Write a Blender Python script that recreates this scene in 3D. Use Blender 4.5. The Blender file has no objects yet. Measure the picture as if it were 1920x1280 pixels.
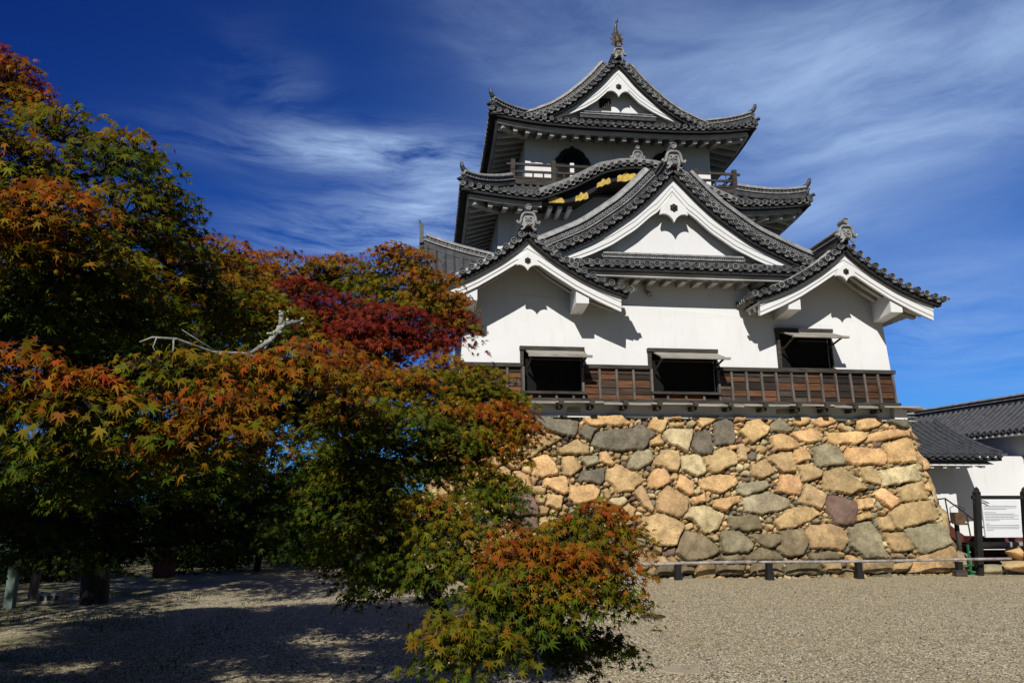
import bpy, bmesh, math, random
import numpy as np
from mathutils import Vector, Matrix

random.seed(7)
rng = np.random.default_rng(11)
SC = bpy.context.scene
COL = SC.collection

# ------------------------------------------------------------------ camera
cam_d = bpy.data.cameras.new("camera")
cam_d.sensor_width = 36.0
cam_d.lens = 27.0
cam_d.clip_start = 0.1
cam_d.clip_end = 2000.0
cam = bpy.data.objects.new("camera", cam_d)
cam.location = (-6.89, -20.0, 1.82)
cam.rotation_euler = (math.radians(90 + 11.768), 0.0, math.radians(-6.40))
COL.objects.link(cam)
SC.camera = cam

SKY_A = (0.066, 0.27, 1.14)
SKY_B = (0.38, 1.02, 2.05)
SKY_BACK = (0.33, 0.42, 0.58)
CLOUD = (9.4, 13.0, 19.0)

# ------------------------------------------------------------------ sun, sky, exposure
SUN_DIR = Vector((0.27, 0.74, -0.63)).normalized()          # the way the light travels
sun_d = bpy.data.lights.new("sun", 'SUN')
sun_d.energy = 4.3
sun_d.angle = math.radians(0.5)
sun_d.color = (1.0, 0.972, 0.93)
sun = bpy.data.objects.new("sun", sun_d)
sun.rotation_euler = SUN_DIR.to_track_quat('-Z', 'Y').to_euler()
sun.location = (-20, -40, 40)
COL.objects.link(sun)
SC.view_settings.view_transform = 'Standard'
SC.view_settings.look = 'None'
SC.view_settings.exposure = 0.0
SC.view_settings.gamma = 1.0
SC.cycles.diffuse_bounces = 1
SC.cycles.max_bounces = 6


class NT:
    """small wrapper to write node trees"""
    def __init__(self, tree):
        self.t = tree
        self.t.nodes.clear()

    def n(self, kind, ins=None, **props):
        nd = self.t.nodes.new(kind)
        for k, v in props.items():
            setattr(nd, k, v)
        for k, v in (ins or {}).items():
            s = nd.inputs[k]
            if isinstance(v, bpy.types.NodeSocket):
                self.t.links.new(v, s)
            else:
                s.default_value = v
        return nd

    def math(self, op, a, b=0.0, c=0.0, clamp=False):
        nd = self.n('ShaderNodeMath', {0: a, 1: b, 2: c}, operation=op, use_clamp=clamp)
        return nd.outputs[0]

    def mix(self, fac, a, b, blend='MIX'):
        nd = self.n('ShaderNodeMix', {}, data_type='RGBA', blend_type=blend)
        for i, v in ((0, fac), (6, a), (7, b)):
            if isinstance(v, bpy.types.NodeSocket):
                self.t.links.new(v, nd.inputs[i])
            elif i == 0:
                nd.inputs[0].default_value = v
            else:
                nd.inputs[i].default_value = tuple(v) + (1.0,) if len(v) == 3 else v
        return nd.outputs[2]

    def ramp(self, fac, stops):
        nd = self.n('ShaderNodeValToRGB', {0: fac})
        e = nd.color_ramp.elements
        while len(e) < len(stops):
            e.new(0.5)
        for k, (p, c) in enumerate(stops):
            e[k].position = p
            e[k].color = (c, c, c, 1) if not hasattr(c, '__len__') else tuple(c) + (1.0,)
        return nd.outputs[0]

    def noise(self, vec, scale, detail=4.0, rough=0.55, dist=0.0):
        nd = self.n('ShaderNodeTexNoise', {'Scale': scale, 'Detail': detail, 'Roughness': rough, 'Distortion': dist})
        if vec is not None:
            self.t.links.new(vec, nd.inputs['Vector'])
        return nd.outputs['Fac']


W = bpy.data.worlds.new("World")
SC.world = W
W.use_nodes = True
T = NT(W.node_tree)
sky = T.n('ShaderNodeTexSky', sky_type='NISHITA', sun_disc=False,
          sun_elevation=math.asin(-SUN_DIR.z), sun_rotation=math.atan2(-SUN_DIR.x, -SUN_DIR.y),
          altitude=150.0, air_density=1.0, dust_density=0.3, ozone_density=3.0)
tc = T.n('ShaderNodeTexCoord')
dirv = tc.outputs['Generated']
sep = T.n('ShaderNodeSeparateXYZ', {0: dirv})
dx, dy, dz = sep.outputs
az = T.math('ARCTAN2', dx, dy)
el = T.math('ARCSINE', dz)
# deeper, polarised blue towards the high left part of the sky
pol = T.n('ShaderNodeVectorMath', {0: dirv, 1: (0.66, 0.62, -0.42)}, operation='DOT_PRODUCT').outputs['Value']
pol = T.n('ShaderNodeMapRange', {0: pol, 1: -0.10, 2: 0.85, 3: 0.0, 4: 1.0}).outputs[0]
tint = T.mix(pol, SKY_A, SKY_B)
back = T.n('ShaderNodeMapRange', {0: dy, 1: 0.25, 2: -0.35, 3: 0.0, 4: 1.0}).outputs[0]
tint = T.mix(back, tint, SKY_BACK)                           # paler, less saturated round the sun behind the camera
skyc = T.mix(1.0, sky.outputs[0], tint, 'MULTIPLY')


def blob(a0, e0, sa, se, slope=0.0):
    """soft patch of cloud centred at azimuth a0, elevation e0 (degrees)"""
    r = math.radians
    da = T.math('SUBTRACT', az, r(a0))
    de = T.math('SUBTRACT', T.math('SUBTRACT', el, r(e0)), T.math('MULTIPLY', da, slope))
    qa = T.math('POWER', T.math('ABSOLUTE', T.math('DIVIDE', da, r(sa))), 2.0)
    qe = T.math('POWER', T.math('ABSOLUTE', T.math('DIVIDE', de, r(se))), 2.0)
    return T.math('POWER', 2.718, T.math('MULTIPLY', T.math('ADD', qa, qe), -1.0))


aev = T.n('ShaderNodeCombineXYZ', {0: az, 1: el, 2: 0.0}).outputs[0]
warp = T.n('ShaderNodeTexNoise', {'Vector': aev, 'Scale': 4.0, 'Detail': 3.0})
wv = T.n('ShaderNodeVectorMath', {0: warp.outputs['Color'], 1: (0.5, 0.5, 0.5)}, operation='SUBTRACT').outputs[0]
wv = T.n('ShaderNodeVectorMath', {0: wv, 1: (0.13, 0.06, 0.0)}, operation='MULTIPLY').outputs[0]
av2 = T.n('ShaderNodeVectorMath', {0: aev, 1: wv}, operation='ADD').outputs[0]


def streak(rot, sx, sy, detail, rough, seed):
    mp = T.n('ShaderNodeMapping', {'Vector': av2, 'Rotation': (0, 0, math.radians(rot)), 'Scale': (sx, sy, 1.0), 'Location': (seed, seed * 0.7, 0)})
    return T.noise(mp.outputs[0], 1.0, detail, rough, 0.3)


def total(items):
    s = items[0]
    for q in items[1:]:
        s = T.math('ADD', s, q)
    return s


s1 = streak(5, 3.4, 24.0, 10.0, 0.66, 3.1)
s2 = streak(-28, 4.5, 16.0, 7.0, 0.6, 9.4)
s3 = streak(-14, 2.2, 9.0, 10.0, 0.64, 21.0)
wisp = T.math('MULTIPLY', T.ramp(s1, [(0.36, 0.0), (0.66, 1.0)]),
              total([blob(-5, 25.2, 10, 1.5, 0.03), T.math('MULTIPLY', blob(-5, 19.5, 8, 2.6, 0.10), 0.75), T.math('MULTIPLY', blob(2, 22, 5, 3.0), 0.7),
                     T.math('MULTIPLY', blob(36, 11, 10, 3.2, -0.2), 0.4)]))
curl = T.math('MULTIPLY', T.ramp(s2, [(0.42, 0.0), (0.75, 1.0)]),
              total([T.math('MULTIPLY', blob(-13.5, 28.5, 4.0, 3.5), 0.32), T.math('MULTIPLY', blob(-10.5, 27.0, 2.2, 2.5), 0.7), T.math('MULTIPLY', blob(5, 34, 5, 5), 0.5)]))
veil = T.math('MULTIPLY', T.ramp(s3, [(0.25, 0.10), (0.72, 1.0)]),
              total([T.math('MULTIPLY', blob(34, 27, 16, 6.5, 0.05), 1.25), T.math('MULTIPLY', blob(14, 33, 12, 6, -0.1), 0.42), T.math('MULTIPLY', blob(26, 19.5, 8, 2.0, -0.1), 0.45),
                     T.math('MULTIPLY', blob(40, 14.5, 9, 2.6, -0.1), 0.45)]))
cl = T.math('MULTIPLY', total([T.math('MULTIPLY', wisp, 0.95), T.math('MULTIPLY', curl, 0.42), T.math('MULTIPLY', veil, 0.88)]), 1.0, clamp=True)
skyc = T.mix(cl, skyc, CLOUD)
bg = T.n('ShaderNodeBackground', {'Color': skyc, 'Strength': 0.05})
T.n('ShaderNodeOutputWorld', {'Surface': bg.outputs[0]})

# ------------------------------------------------------------------ materials
def new_mat(name):
    m = bpy.data.materials.new(name)
    m.use_nodes = True
    return m, NT(m.node_tree)


def finish(t, col, rough=0.8, bump=None, bump_str=0.3, bump_dist=0.02, spec=0.3, metallic=0.0):
    p = t.n('ShaderNodeBsdfPrincipled', {'Roughness': rough, 'Metallic': metallic, 'Specular IOR Level': spec})
    if isinstance(col, bpy.types.NodeSocket):
        t.t.links.new(col, p.inputs['Base Color'])
    else:
        p.inputs['Base Color'].default_value = tuple(col) + (1.0,)
    if bump is not None:
        b = t.n('ShaderNodeBump', {'Height': bump, 'Strength': bump_str, 'Distance': bump_dist})
        t.t.links.new(b.outputs[0], p.inputs['Normal'])
    t.n('ShaderNodeOutputMaterial', {'Surface': p.outputs[0]})
    return p


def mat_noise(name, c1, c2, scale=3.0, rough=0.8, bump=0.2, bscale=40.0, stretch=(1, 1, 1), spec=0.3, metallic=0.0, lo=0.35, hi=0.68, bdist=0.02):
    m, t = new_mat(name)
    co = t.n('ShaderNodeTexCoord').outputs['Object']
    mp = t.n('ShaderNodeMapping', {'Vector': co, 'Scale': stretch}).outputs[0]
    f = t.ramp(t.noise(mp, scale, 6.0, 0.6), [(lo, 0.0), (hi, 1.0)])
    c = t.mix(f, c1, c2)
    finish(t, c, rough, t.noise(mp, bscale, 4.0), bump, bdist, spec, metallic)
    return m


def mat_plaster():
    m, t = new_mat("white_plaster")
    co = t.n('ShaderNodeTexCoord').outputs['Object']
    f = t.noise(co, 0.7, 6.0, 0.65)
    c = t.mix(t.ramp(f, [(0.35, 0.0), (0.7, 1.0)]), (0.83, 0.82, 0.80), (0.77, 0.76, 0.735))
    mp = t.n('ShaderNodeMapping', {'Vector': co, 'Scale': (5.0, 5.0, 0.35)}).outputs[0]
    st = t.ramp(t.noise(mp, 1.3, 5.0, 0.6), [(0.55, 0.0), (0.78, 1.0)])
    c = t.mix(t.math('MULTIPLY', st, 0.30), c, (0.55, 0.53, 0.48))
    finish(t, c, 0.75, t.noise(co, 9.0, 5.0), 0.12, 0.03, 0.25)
    return m


def mat_tile():
    m, t = new_mat("grey_roof_tile")
    co = t.n('ShaderNodeTexCoord').outputs['Object']
    v = t.n('ShaderNodeTexVoronoi', {'Vector': co, 'Scale': 4.2}).outputs['Color']
    vv = t.n('ShaderNodeSeparateXYZ', {0: v}).outputs[0]
    f = t.noise(co, 7.0, 5.0, 0.65)
    c = t.mix(t.ramp(f, [(0.3, 0.0), (0.72, 1.0)]), (0.026, 0.027, 0.030), (0.105, 0.105, 0.104))
    c = t.mix(t.math('MULTIPLY', vv, 0.55), c, (0.075, 0.078, 0.085))
    lich = t.ramp(t.noise(co, 17.0, 4.0, 0.7), [(0.66, 0.0), (0.74, 1.0)])
    c = t.mix(t.math('MULTIPLY', lich, 0.4), c, (0.24, 0.24, 0.22))
    finish(t, c, 0.46, t.noise(co, 60.0, 3.0), 0.15, 0.01, 0.5)
    return m


def mat_cap():
    m, t = new_mat("pale_ridge_tile")
    co = t.n('ShaderNodeTexCoord').outputs['Object']
    f = t.noise(co, 6.0, 5.0, 0.65)
    c = t.mix(t.ramp(f, [(0.3, 0.0), (0.7, 1.0)]), (0.15, 0.15, 0.148), (0.40, 0.39, 0.37))
    finish(t, c, 0.5, t.noise(co, 60.0, 3.0), 0.15, 0.01, 0.4)
    return m


def mat_attr(name, rough=0.85, spec=0.2, grain=None, bump=0.4, bscale=30.0, bdist=0.02, var=0.35, moss=False, crack=False):
    """real colour of each piece from its colour attribute, with grain and stains"""
    m, t = new_mat(name)
    a = t.n('ShaderNodeAttribute', attribute_name="Col").outputs['Color']
    co = t.n('ShaderNodeTexCoord').outputs['Object']
    mp = t.n('ShaderNodeMapping', {'Vector': co, 'Scale': grain or (1, 1, 1)}).outputs[0]
    f = t.noise(mp, 3.0 if grain is None else 1.6, 7.0, 0.68)
    g = t.ramp(f, [(0.28, 1.0 - var), (0.72, 1.0 + var * 0.45)])
    c = t.mix(1.0, a, g, 'MULTIPLY')
    if crack:
        sp_ = t.ramp(t.noise(co, 38.0, 5.0, 0.75), [(0.30, 0.66), (0.50, 1.0), (0.75, 1.22)])
        c = t.mix(1.0, c, sp_, 'MULTIPLY')
        rs = t.ramp(t.noise(co, 4.5, 6.0, 0.7, 0.6), [(0.52, 0.0), (0.68, 1.0)])
        c = t.mix(t.math('MULTIPLY', rs, 0.45), c, t.mix(1.0, c, (0.62, 0.50, 0.40), 'MULTIPLY'))
        wv_ = t.ramp(t.noise(co, 2.6, 7.0, 0.72, 1.2), [(0.485, 0.0), (0.50, 1.0), (0.515, 0.0)])
        c = t.mix(t.math('MULTIPLY', wv_, 0.55), c, (0.05, 0.04, 0.03))
    if moss:
        z = t.n('ShaderNodeSeparateXYZ', {0: co}).outputs[2]
        low = t.n('ShaderNodeMapRange', {0: z, 1: 0.1, 2: 1.7, 3: 0.75, 4: 0.0}).outputs[0]
        k = t.ramp(t.noise(co, 2.2, 6.0, 0.7), [(0.40, 0.0), (0.62, 1.0)])
        c = t.mix(t.math('MULTIPLY', k, low), c, (0.075, 0.068, 0.042))
        sp = t.ramp(t.noise(co, 14.0, 4.0, 0.7), [(0.60, 0.0), (0.70, 1.0)])
        c = t.mix(t.math('MULTIPLY', sp, 0.5), c, (0.20, 0.12, 0.055))
        wh = t.ramp(t.noise(co, 24.0, 3.0, 0.6), [(0.68, 0.0), (0.74, 1.0)])
        c = t.mix(t.math('MULTIPLY', wh, 0.45), c, (0.55, 0.50, 0.40))
    finish(t, c, rough, t.noise(mp, bscale, 6.0, 0.65), bump, bdist, spec)
    return m


def mat_gravel():
    m, t = new_mat("gravel")
    co = t.n('ShaderNodeTexCoord').outputs['Object']
    v = t.n('ShaderNodeTexVoronoi', {'Vector': co, 'Scale': 66.0, 'Randomness': 1.0})
    rnd = t.n('ShaderNodeSeparateXYZ', {0: v.outputs['Color']})
    v2 = t.n('ShaderNodeTexVoronoi', {'Vector': co, 'Scale': 27.0, 'Randomness': 1.0})
    rn2 = t.n('ShaderNodeSeparateXYZ', {0: v2.outputs['Color']})
    c = t.ramp(rnd.outputs[0], [(0.0, (0.02, 0.018, 0.013)), (0.35, (0.11, 0.098, 0.072)), (0.6, (0.31, 0.28, 0.215)), (1.0, (0.90, 0.84, 0.73))])
    c2 = t.ramp(rn2.outputs[1], [(0.0, (0.10, 0.09, 0.08)), (0.5, (0.27, 0.235, 0.175)), (1.0, (0.50, 0.44, 0.33))])
    c = t.mix(0.14, c, c2)
    big = t.ramp(t.noise(co, 0.35, 6.0, 0.65), [(0.35, 0.0), (0.68, 1.0)])
    c = t.mix(t.math('MULTIPLY', big, 0.28), c, (0.30, 0.245, 0.155))
    mid = t.ramp(t.noise(co, 1.7, 5.0, 0.65), [(0.56, 0.0), (0.72, 1.0)])
    c = t.mix(t.math('MULTIPLY', mid, 0.42), c, (0.36, 0.26, 0.14))
    # mossy, sparse grass on the left side of the court
    x = t.n('ShaderNodeSeparateXYZ', {0: co})
    lf = t.n('ShaderNodeMapRange', {0: x.outputs[0], 1: -9.5, 2: -13.0, 3: 0.0, 4: 1.0}).outputs[0]
    gr = t.ramp(t.noise(co, 0.9, 6.0, 0.7), [(0.40, 0.0), (0.55, 1.0)])
    c = t.mix(t.math('MULTIPLY', t.math('MULTIPLY', gr, lf), 0.75), c, (0.07, 0.085, 0.028))
    c = t.mix(1.0, c, (1.24, 1.15, 0.92), 'MULTIPLY')
    # dark ground added beyond the gravel court to cut light bounced onto the walls
    yb = t.n('ShaderNodeMapRange', {0: x.outputs[1], 1: -13.2, 2: -14.5, 3: 0.0, 4: 1.0}).outputs[0]
    yf = t.n('ShaderNodeMapRange', {0: x.outputs[1], 1: 3.0, 2: 5.0, 3: 0.0, 4: 1.0}).outputs[0]
    xr = t.n('ShaderNodeMapRange', {0: x.outputs[0], 1: 11.0, 2: 13.0, 3: 0.0, 4: 1.0}).outputs[0]
    xl = t.n('ShaderNodeMapRange', {0: x.outputs[0], 1: -15.5, 2: -17.5, 3: 0.0, 4: 1.0}).outputs[0]
    dark_surround = t.math('MAXIMUM', t.math('MAXIMUM', yb, yf), t.math('MAXIMUM', xr, xl))
    c = t.mix(dark_surround, c, (0.035, 0.042, 0.016))
    hgt = t.math('ADD', t.math('MULTIPLY', v.outputs['Distance'], -1.2), t.math('MULTIPLY', rnd.outputs[1], 0.5))
    finish(t, c, 0.9, hgt, 0.35, 0.006, 0.2)
    return m


def mat_leaf(name):
    m, t = new_mat(name)
    a = t.n('ShaderNodeAttribute', attribute_name="Col").outputs['Color']
    d = t.n('ShaderNodeBsdfPrincipled', {'Base Color': a, 'Roughness': 0.6, 'Specular IOR Level': 0.08})
    tl = t.n('ShaderNodeBsdfTranslucent', {'Color': t.mix(1.0, a, (1.5, 1.3, 0.5), 'MULTIPLY')})
    mx = t.n('ShaderNodeMixShader', {0: 0.30, 1: d.outputs[0], 2: tl.outputs[0]})
    t.n('ShaderNodeOutputMaterial', {'Surface': mx.outputs[0]})
    return m


def mat_rim():  # coloured paler than the tile, standing for sun caught on raised rims
    m, t = new_mat("sunlit_tile_rim")
    co = t.n('ShaderNodeTexCoord').outputs['Object']
    v = t.n('ShaderNodeSeparateXYZ', {0: t.n('ShaderNodeTexVoronoi', {'Vector': co, 'Scale': 4.6}).outputs['Color']}).outputs[1]
    f = t.math('ADD', t.math('MULTIPLY', t.noise(co, 9.0, 5.0), 0.5), t.math('MULTIPLY', v, 0.55))
    c = t.mix(t.ramp(f, [(0.25, 0.0), (0.80, 1.0)]), (0.055, 0.056, 0.058), (0.33, 0.325, 0.30))
    finish(t, c, 0.6, t.noise(co, 40.0, 3.0), 0.3, 0.01, 0.35)
    return m


M = dict(
    plaster=mat_plaster(), tile=mat_tile(), cap=mat_cap(),
    soffit=mat_noise("shade_toned_plaster", (0.40, 0.375, 0.335), (0.62, 0.60, 0.56), 1.5, 0.85, 0.15),  # plaster browned in its colour for the shade under the eaves
    rim=mat_rim(),
    course=mat_noise("dark_tile_course", (0.022, 0.023, 0.026), (0.075, 0.077, 0.08), 6.0, 0.55, 0.3, spec=0.4),
    dark=mat_noise("black_under_tile", (0.012, 0.012, 0.014), (0.03, 0.03, 0.032), 4.0, 0.8, 0.2),
    wood=mat_noise("weathered_dark_wood", (0.022, 0.018, 0.015), (0.10, 0.085, 0.07), 2.0, 0.85, 0.5, 12.0, (1.2, 9, 9), lo=0.3, hi=0.75),
    woodv=mat_noise("weathered_upright_wood", (0.05, 0.042, 0.036), (0.24, 0.205, 0.17), 2.0, 0.85, 0.5, 12.0, (9, 9, 1.2), lo=0.3, hi=0.75),
    greyw=mat_noise("sun_bleached_wood", (0.17, 0.155, 0.13), (0.52, 0.48, 0.41), 2.0, 0.85, 0.5, 12.0, (1.0, 10, 10), lo=0.3, hi=0.75),
    blackw=mat_noise("black_wood", (0.006, 0.006, 0.007), (0.022, 0.02, 0.019), 2.5, 0.7, 0.5, 14.0, (7, 7, 1.0)),
    board=mat_attr("weatherboard", 0.85, 0.2, (1.3, 14, 14), 0.5, 3.0, 0.01, 0.75),
    stone=mat_attr("boulder", 0.9, 0.15, None, 0.9, 11.0, 0.04, 0.5, True, True),
    rock=mat_attr("rock", 0.9, 0.15, None, 0.6, 9.0, 0.03, 0.4),
    gravel=mat_gravel(),
    leaf=mat_leaf("maple_leaf"), needle=mat_leaf("evergreen_leaf"),
    bark=mat_noise("maple_bark", (0.010, 0.009, 0.008), (0.036, 0.031, 0.026), 3.0, 0.9, 0.7, 10.0, (3, 3, 1)),
    deadbark=mat_noise("lichen_bark", (0.17, 0.16, 0.14), (0.42, 0.42, 0.36), 9.0, 0.9, 0.8, 30.0),
    lichen=mat_noise("lichen", (0.30, 0.33, 0.20), (0.55, 0.57, 0.40), 20.0, 0.95, 0.9, 60.0),
    gold=mat_noise("gilt_metal", (0.40, 0.27, 0.04), (0.80, 0.56, 0.10), 8.0, 0.45, 0.1, spec=0.5, metallic=0.15),
    bronze=mat_noise("dark_bronze", (0.012, 0.010, 0.009), (0.04, 0.03, 0.022), 10.0, 0.4, 0.2, spec=0.6),
    fish=mat_noise("gilt_finial", (0.018, 0.017, 0.015), (0.16, 0.11, 0.05), 14.0, 0.4, 0.3, spec=0.6, metallic=0.3),
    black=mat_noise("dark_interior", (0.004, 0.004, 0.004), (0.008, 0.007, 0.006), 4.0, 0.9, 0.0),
    lacq=mat_noise("black_lacquer", (0.006, 0.006, 0.007), (0.015, 0.014, 0.014), 5.0, 0.5, 0.05),
    bamboo=mat_noise("grey_bamboo", (0.20, 0.17, 0.15), (0.46, 0.42, 0.38), 5.0, 0.6, 0.2),
    iron=mat_noise("dark_iron", (0.018, 0.014, 0.013), (0.05, 0.035, 0.03), 9.0, 0.55, 0.2, spec=0.5),
    redp=mat_noise("dark_red_paint", (0.085, 0.022, 0.018), (0.15, 0.045, 0.035), 6.0, 0.6, 0.2),
    green=mat_noise("green_paint", (0.01, 0.12, 0.04), (0.02, 0.18, 0.07), 6.0, 0.5, 0.1),
    sage=mat_noise("pale_green_paint", (0.10, 0.15, 0.12), (0.16, 0.21, 0.17), 6.0, 0.6, 0.1),
    brown=mat_noise("brown_box", (0.085, 0.05, 0.028), (0.17, 0.105, 0.06), 6.0, 0.6, 0.2),
    panel=mat_noise("white_sign_panel", (0.72, 0.74, 0.75), (0.78, 0.79, 0.80), 2.0, 0.35, 0.0),
    ink=mat_noise("grey_ink", (0.10, 0.10, 0.11), (0.22, 0.22, 0.23), 40.0, 0.6, 0.0),
    rust=mat_noise("rusty_iron", (0.05, 0.03, 0.022), (0.12, 0.07, 0.05), 20.0, 0.8, 0.4),
    concrete=mat_noise("concrete", (0.22, 0.21, 0.19), (0.36, 0.34, 0.31), 8.0, 0.9, 0.3),
    slab=mat_noise("sandy_flat_stone", (0.33, 0.27, 0.17), (0.46, 0.39, 0.27), 5.0, 0.9, 0.4),
    grass=mat_attr("grass_blade", 0.7, 0.2),
)

# ------------------------------------------------------------------ mesh helpers
def V(*a):
    return Vector(a)


class MB:
    def __init__(self):
        self.v, self.f, self.c, self.col = [], [], [], (1, 1, 1)
        self.mi, self.m = [], 0

    def add(self, vs, fs):
        o = len(self.v)
        self.v.extend([tuple(q) for q in vs])
        self.f.extend([tuple(o + i for i in f) for f in fs])
        self.c.extend([self.col] * len(vs))
        self.mi.extend([self.m] * len(fs))

    def hexa(self, p):
        self.add(p, [(0, 3, 2, 1), (4, 5, 6, 7), (0, 1, 5, 4), (1, 2, 6, 5), (2, 3, 7, 6), (3, 0, 4, 7)])

    def box(self, x0, x1, y0, y1, z0, z1):
        self.hexa([(x0, y0, z0), (x1, y0, z0), (x1, y1, z0), (x0, y1, z0), (x0, y0, z1), (x1, y0, z1), (x1, y1, z1), (x0, y1, z1)])

    def bar(self, a, b, w, h, up=(0, 0, 1)):
        a, b, up = Vector(a), Vector(b), Vector(up)
        d = (b - a).normalized()
        s = d.cross(up)
        s = s.normalized() if s.length > 1e-6 else Vector((1, 0, 0))
        u = s.cross(d).normalized()
        s, u = s * w / 2, u * h / 2
        self.hexa([a - s - u, a + s - u, b + s - u, b - s - u, a - s + u, a + s + u, b + s + u, b - s + u])

    def sweep(self, path, side, sec, cap=True, closed=True):
        """section points (s, n): s along side, n along the path's own up"""
        path = [Vector(p) for p in path]
        n, k = len(path), len(sec)
        vs = []
        for i, p in enumerate(path):
            t = (path[min(i + 1, n - 1)] - path[max(i - 1, 0)]).normalized()
            sd = Vector(side[i] if isinstance(side, list) else side)
            up = sd.cross(t)
            if up.length < 1e-6:
                up = Vector((0, 0, 1))
            up.normalize()
            if up.z < 0:
                up = -up
            vs += [p + sd * a + up * b for a, b in sec]
        fs = []
        kk = k if closed else k - 1
        for i in range(n - 1):
            for j in range(kk):
                j2 = (j + 1) % k
                fs.append((i * k + j, i * k + j2, (i + 1) * k + j2, (i + 1) * k + j))
        if cap and closed:
            fs.append(tuple(range(k)))
            fs.append(tuple((n - 1) * k + j for j in range(k)))
        self.add(vs, fs)

    def tube(self, path, radii, n=8, cap=True):
        path = [Vector(p) for p in path]
        if not hasattr(radii, '__len__'):
            radii = [radii] * len(path)
        vs, m = [], len(path)
        a = None
        for i, p in enumerate(path):
            t = (path[min(i + 1, m - 1)] - path[max(i - 1, 0)])
            t = t.normalized() if t.length > 1e-9 else Vector((0, 0, 1))
            if a is None:
                a = t.cross(Vector((0.31, 0.17, 0.93)))
            a = a - t * a.dot(t)
            if a.length < 1e-3:
                a = t.cross(Vector((1, 0.2, 0)))
            a.normalize()
            b = t.cross(a)
            for j in range(n):
                q = 2 * math.pi * j / n
                vs.append(p + (a * math.cos(q) + b * math.sin(q)) * radii[i])
        fs = [(i * n + j, i * n + (j + 1) % n, (i + 1) * n + (j + 1) % n, (i + 1) * n + j) for i in range(m - 1) for j in range(n)]
        if cap:
            fs.append(tuple(range(n)))
            fs.append(tuple((m - 1) * n + j for j in range(n)))
        self.add(vs, fs)

    def lathe(self, c, d, prof, n=12, ms=None):
        """prof: (radius, height along d)"""
        c, d = Vector(c), Vector(d).normalized()
        a = d.cross(Vector((0, 0, 1)))
        a = a.normalized() if a.length > 1e-4 else Vector((1, 0, 0))
        b = d.cross(a)
        vs = []
        for r, h in prof:
            for j in range(n):
                q = 2 * math.pi * j / n
                vs.append(c + d * h + (a * math.cos(q) + b * math.sin(q)) * r)
        fs = [(i * n + j, i * n + (j + 1) % n, (i + 1) * n + (j + 1) % n, (i + 1) * n + j) for i in range(len(prof) - 1) for j in range(n)]
        fs.append(tuple((len(prof) - 1) * n + j for j in range(n)))
        self.add(vs, fs)
        if ms:
            k0 = len(self.mi) - len(fs)
            for i, q in enumerate(ms):
                for j in range(n):
                    self.mi[k0 + i * n + j] = q

    def prism(self, poly, y0, y1):
        """polygon in x-z extruded along y"""
        n = len(poly)
        vs = [(x, y0, z) for x, z in poly] + [(x, y1, z) for x, z in poly]
        fs = [tuple(range(n)), tuple(range(2 * n - 1, n - 1, -1))] + [(i, (i + 1) % n, n + (i + 1) % n, n + i) for i in range(n)]
        self.add(vs, fs)

    def build(self, name, mat, parent=None, smooth=False, colors=False, fix=True):
        me = bpy.data.meshes.new(name)
        me.from_pydata(self.v, [], self.f)
        if colors:
            ca = me.color_attributes.new("Col", 'FLOAT_COLOR', 'POINT')
            arr = np.ones((len(self.v), 4), np.float32)
            arr[:, :3] = np.array(self.c, np.float32)
            ca.data.foreach_set('color', arr.ravel())
        if fix:
            bm = bmesh.new()
            bm.from_mesh(me)
            bmesh.ops.recalc_face_normals(bm, faces=bm.faces)
            bm.to_mesh(me)
            bm.free()
        if smooth:
            me.polygons.foreach_set('use_smooth', [True] * len(me.polygons))
        if isinstance(mat, (list, tuple)):
            for q in mat:
                me.materials.append(q)
            me.polygons.foreach_set('material_index', self.mi)
        else:
            me.materials.append(mat)
        o = bpy.data.objects.new(name, me)
        COL.objects.link(o)
        if parent is not None:
            o.parent = parent
            o.matrix_parent_inverse = Matrix.Translation(parent.location).inverted() if parent.parent is None and parent.type == 'EMPTY' else Matrix()
        return o


def tag(o, label=None, cat=None, group=None, kind=None):
    for k, v in (('label', label), ('category', cat), ('group', group), ('kind', kind)):
        if v:
            o[k] = v
    return o


def thing(name, label, cat, loc, group=None):
    o = bpy.data.objects.new(name, None)
    o.location = loc
    o.empty_display_size = 0.3
    COL.objects.link(o)
    return tag(o, label, cat, group)


def array_mesh(name, verts, faces, mat, cols=None, parent=None, smooth=False):
    """fast mesh from numpy arrays; all faces have the same number of corners"""
    me = bpy.data.meshes.new(name)
    k = faces.shape[1]
    me.vertices.add(len(verts))
    me.vertices.foreach_set('co', verts.astype(np.float32).ravel())
    me.loops.add(faces.size)
    me.loops.foreach_set('vertex_index', faces.astype(np.int32).ravel())
    me.polygons.add(len(faces))
    me.polygons.foreach_set('loop_start', np.arange(0, faces.size, k, dtype=np.int32))
    me.polygons.foreach_set('loop_total', np.full(len(faces), k, np.int32))
    if smooth:
        me.polygons.foreach_set('use_smooth', np.ones(len(faces), bool))
    me.update(calc_edges=True)
    if cols is not None:
        ca = me.color_attributes.new("Col", 'FLOAT_COLOR', 'POINT')
        arr = np.ones((len(verts), 4), np.float32)
        arr[:, :3] = cols
        ca.data.foreach_set('color', arr.ravel())
    me.materials.append(mat)
    o = bpy.data.objects.new(name, me)
    COL.objects.link(o)
    if parent is not None:
        o.parent = parent
        o.matrix_parent_inverse = Matrix.Translation(parent.location).inverted() if parent.type == 'EMPTY' else Matrix()
    return o

# ------------------------------------------------------------------ roof kit
R_T = 0.085                                               # radius of a round tile end


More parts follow.
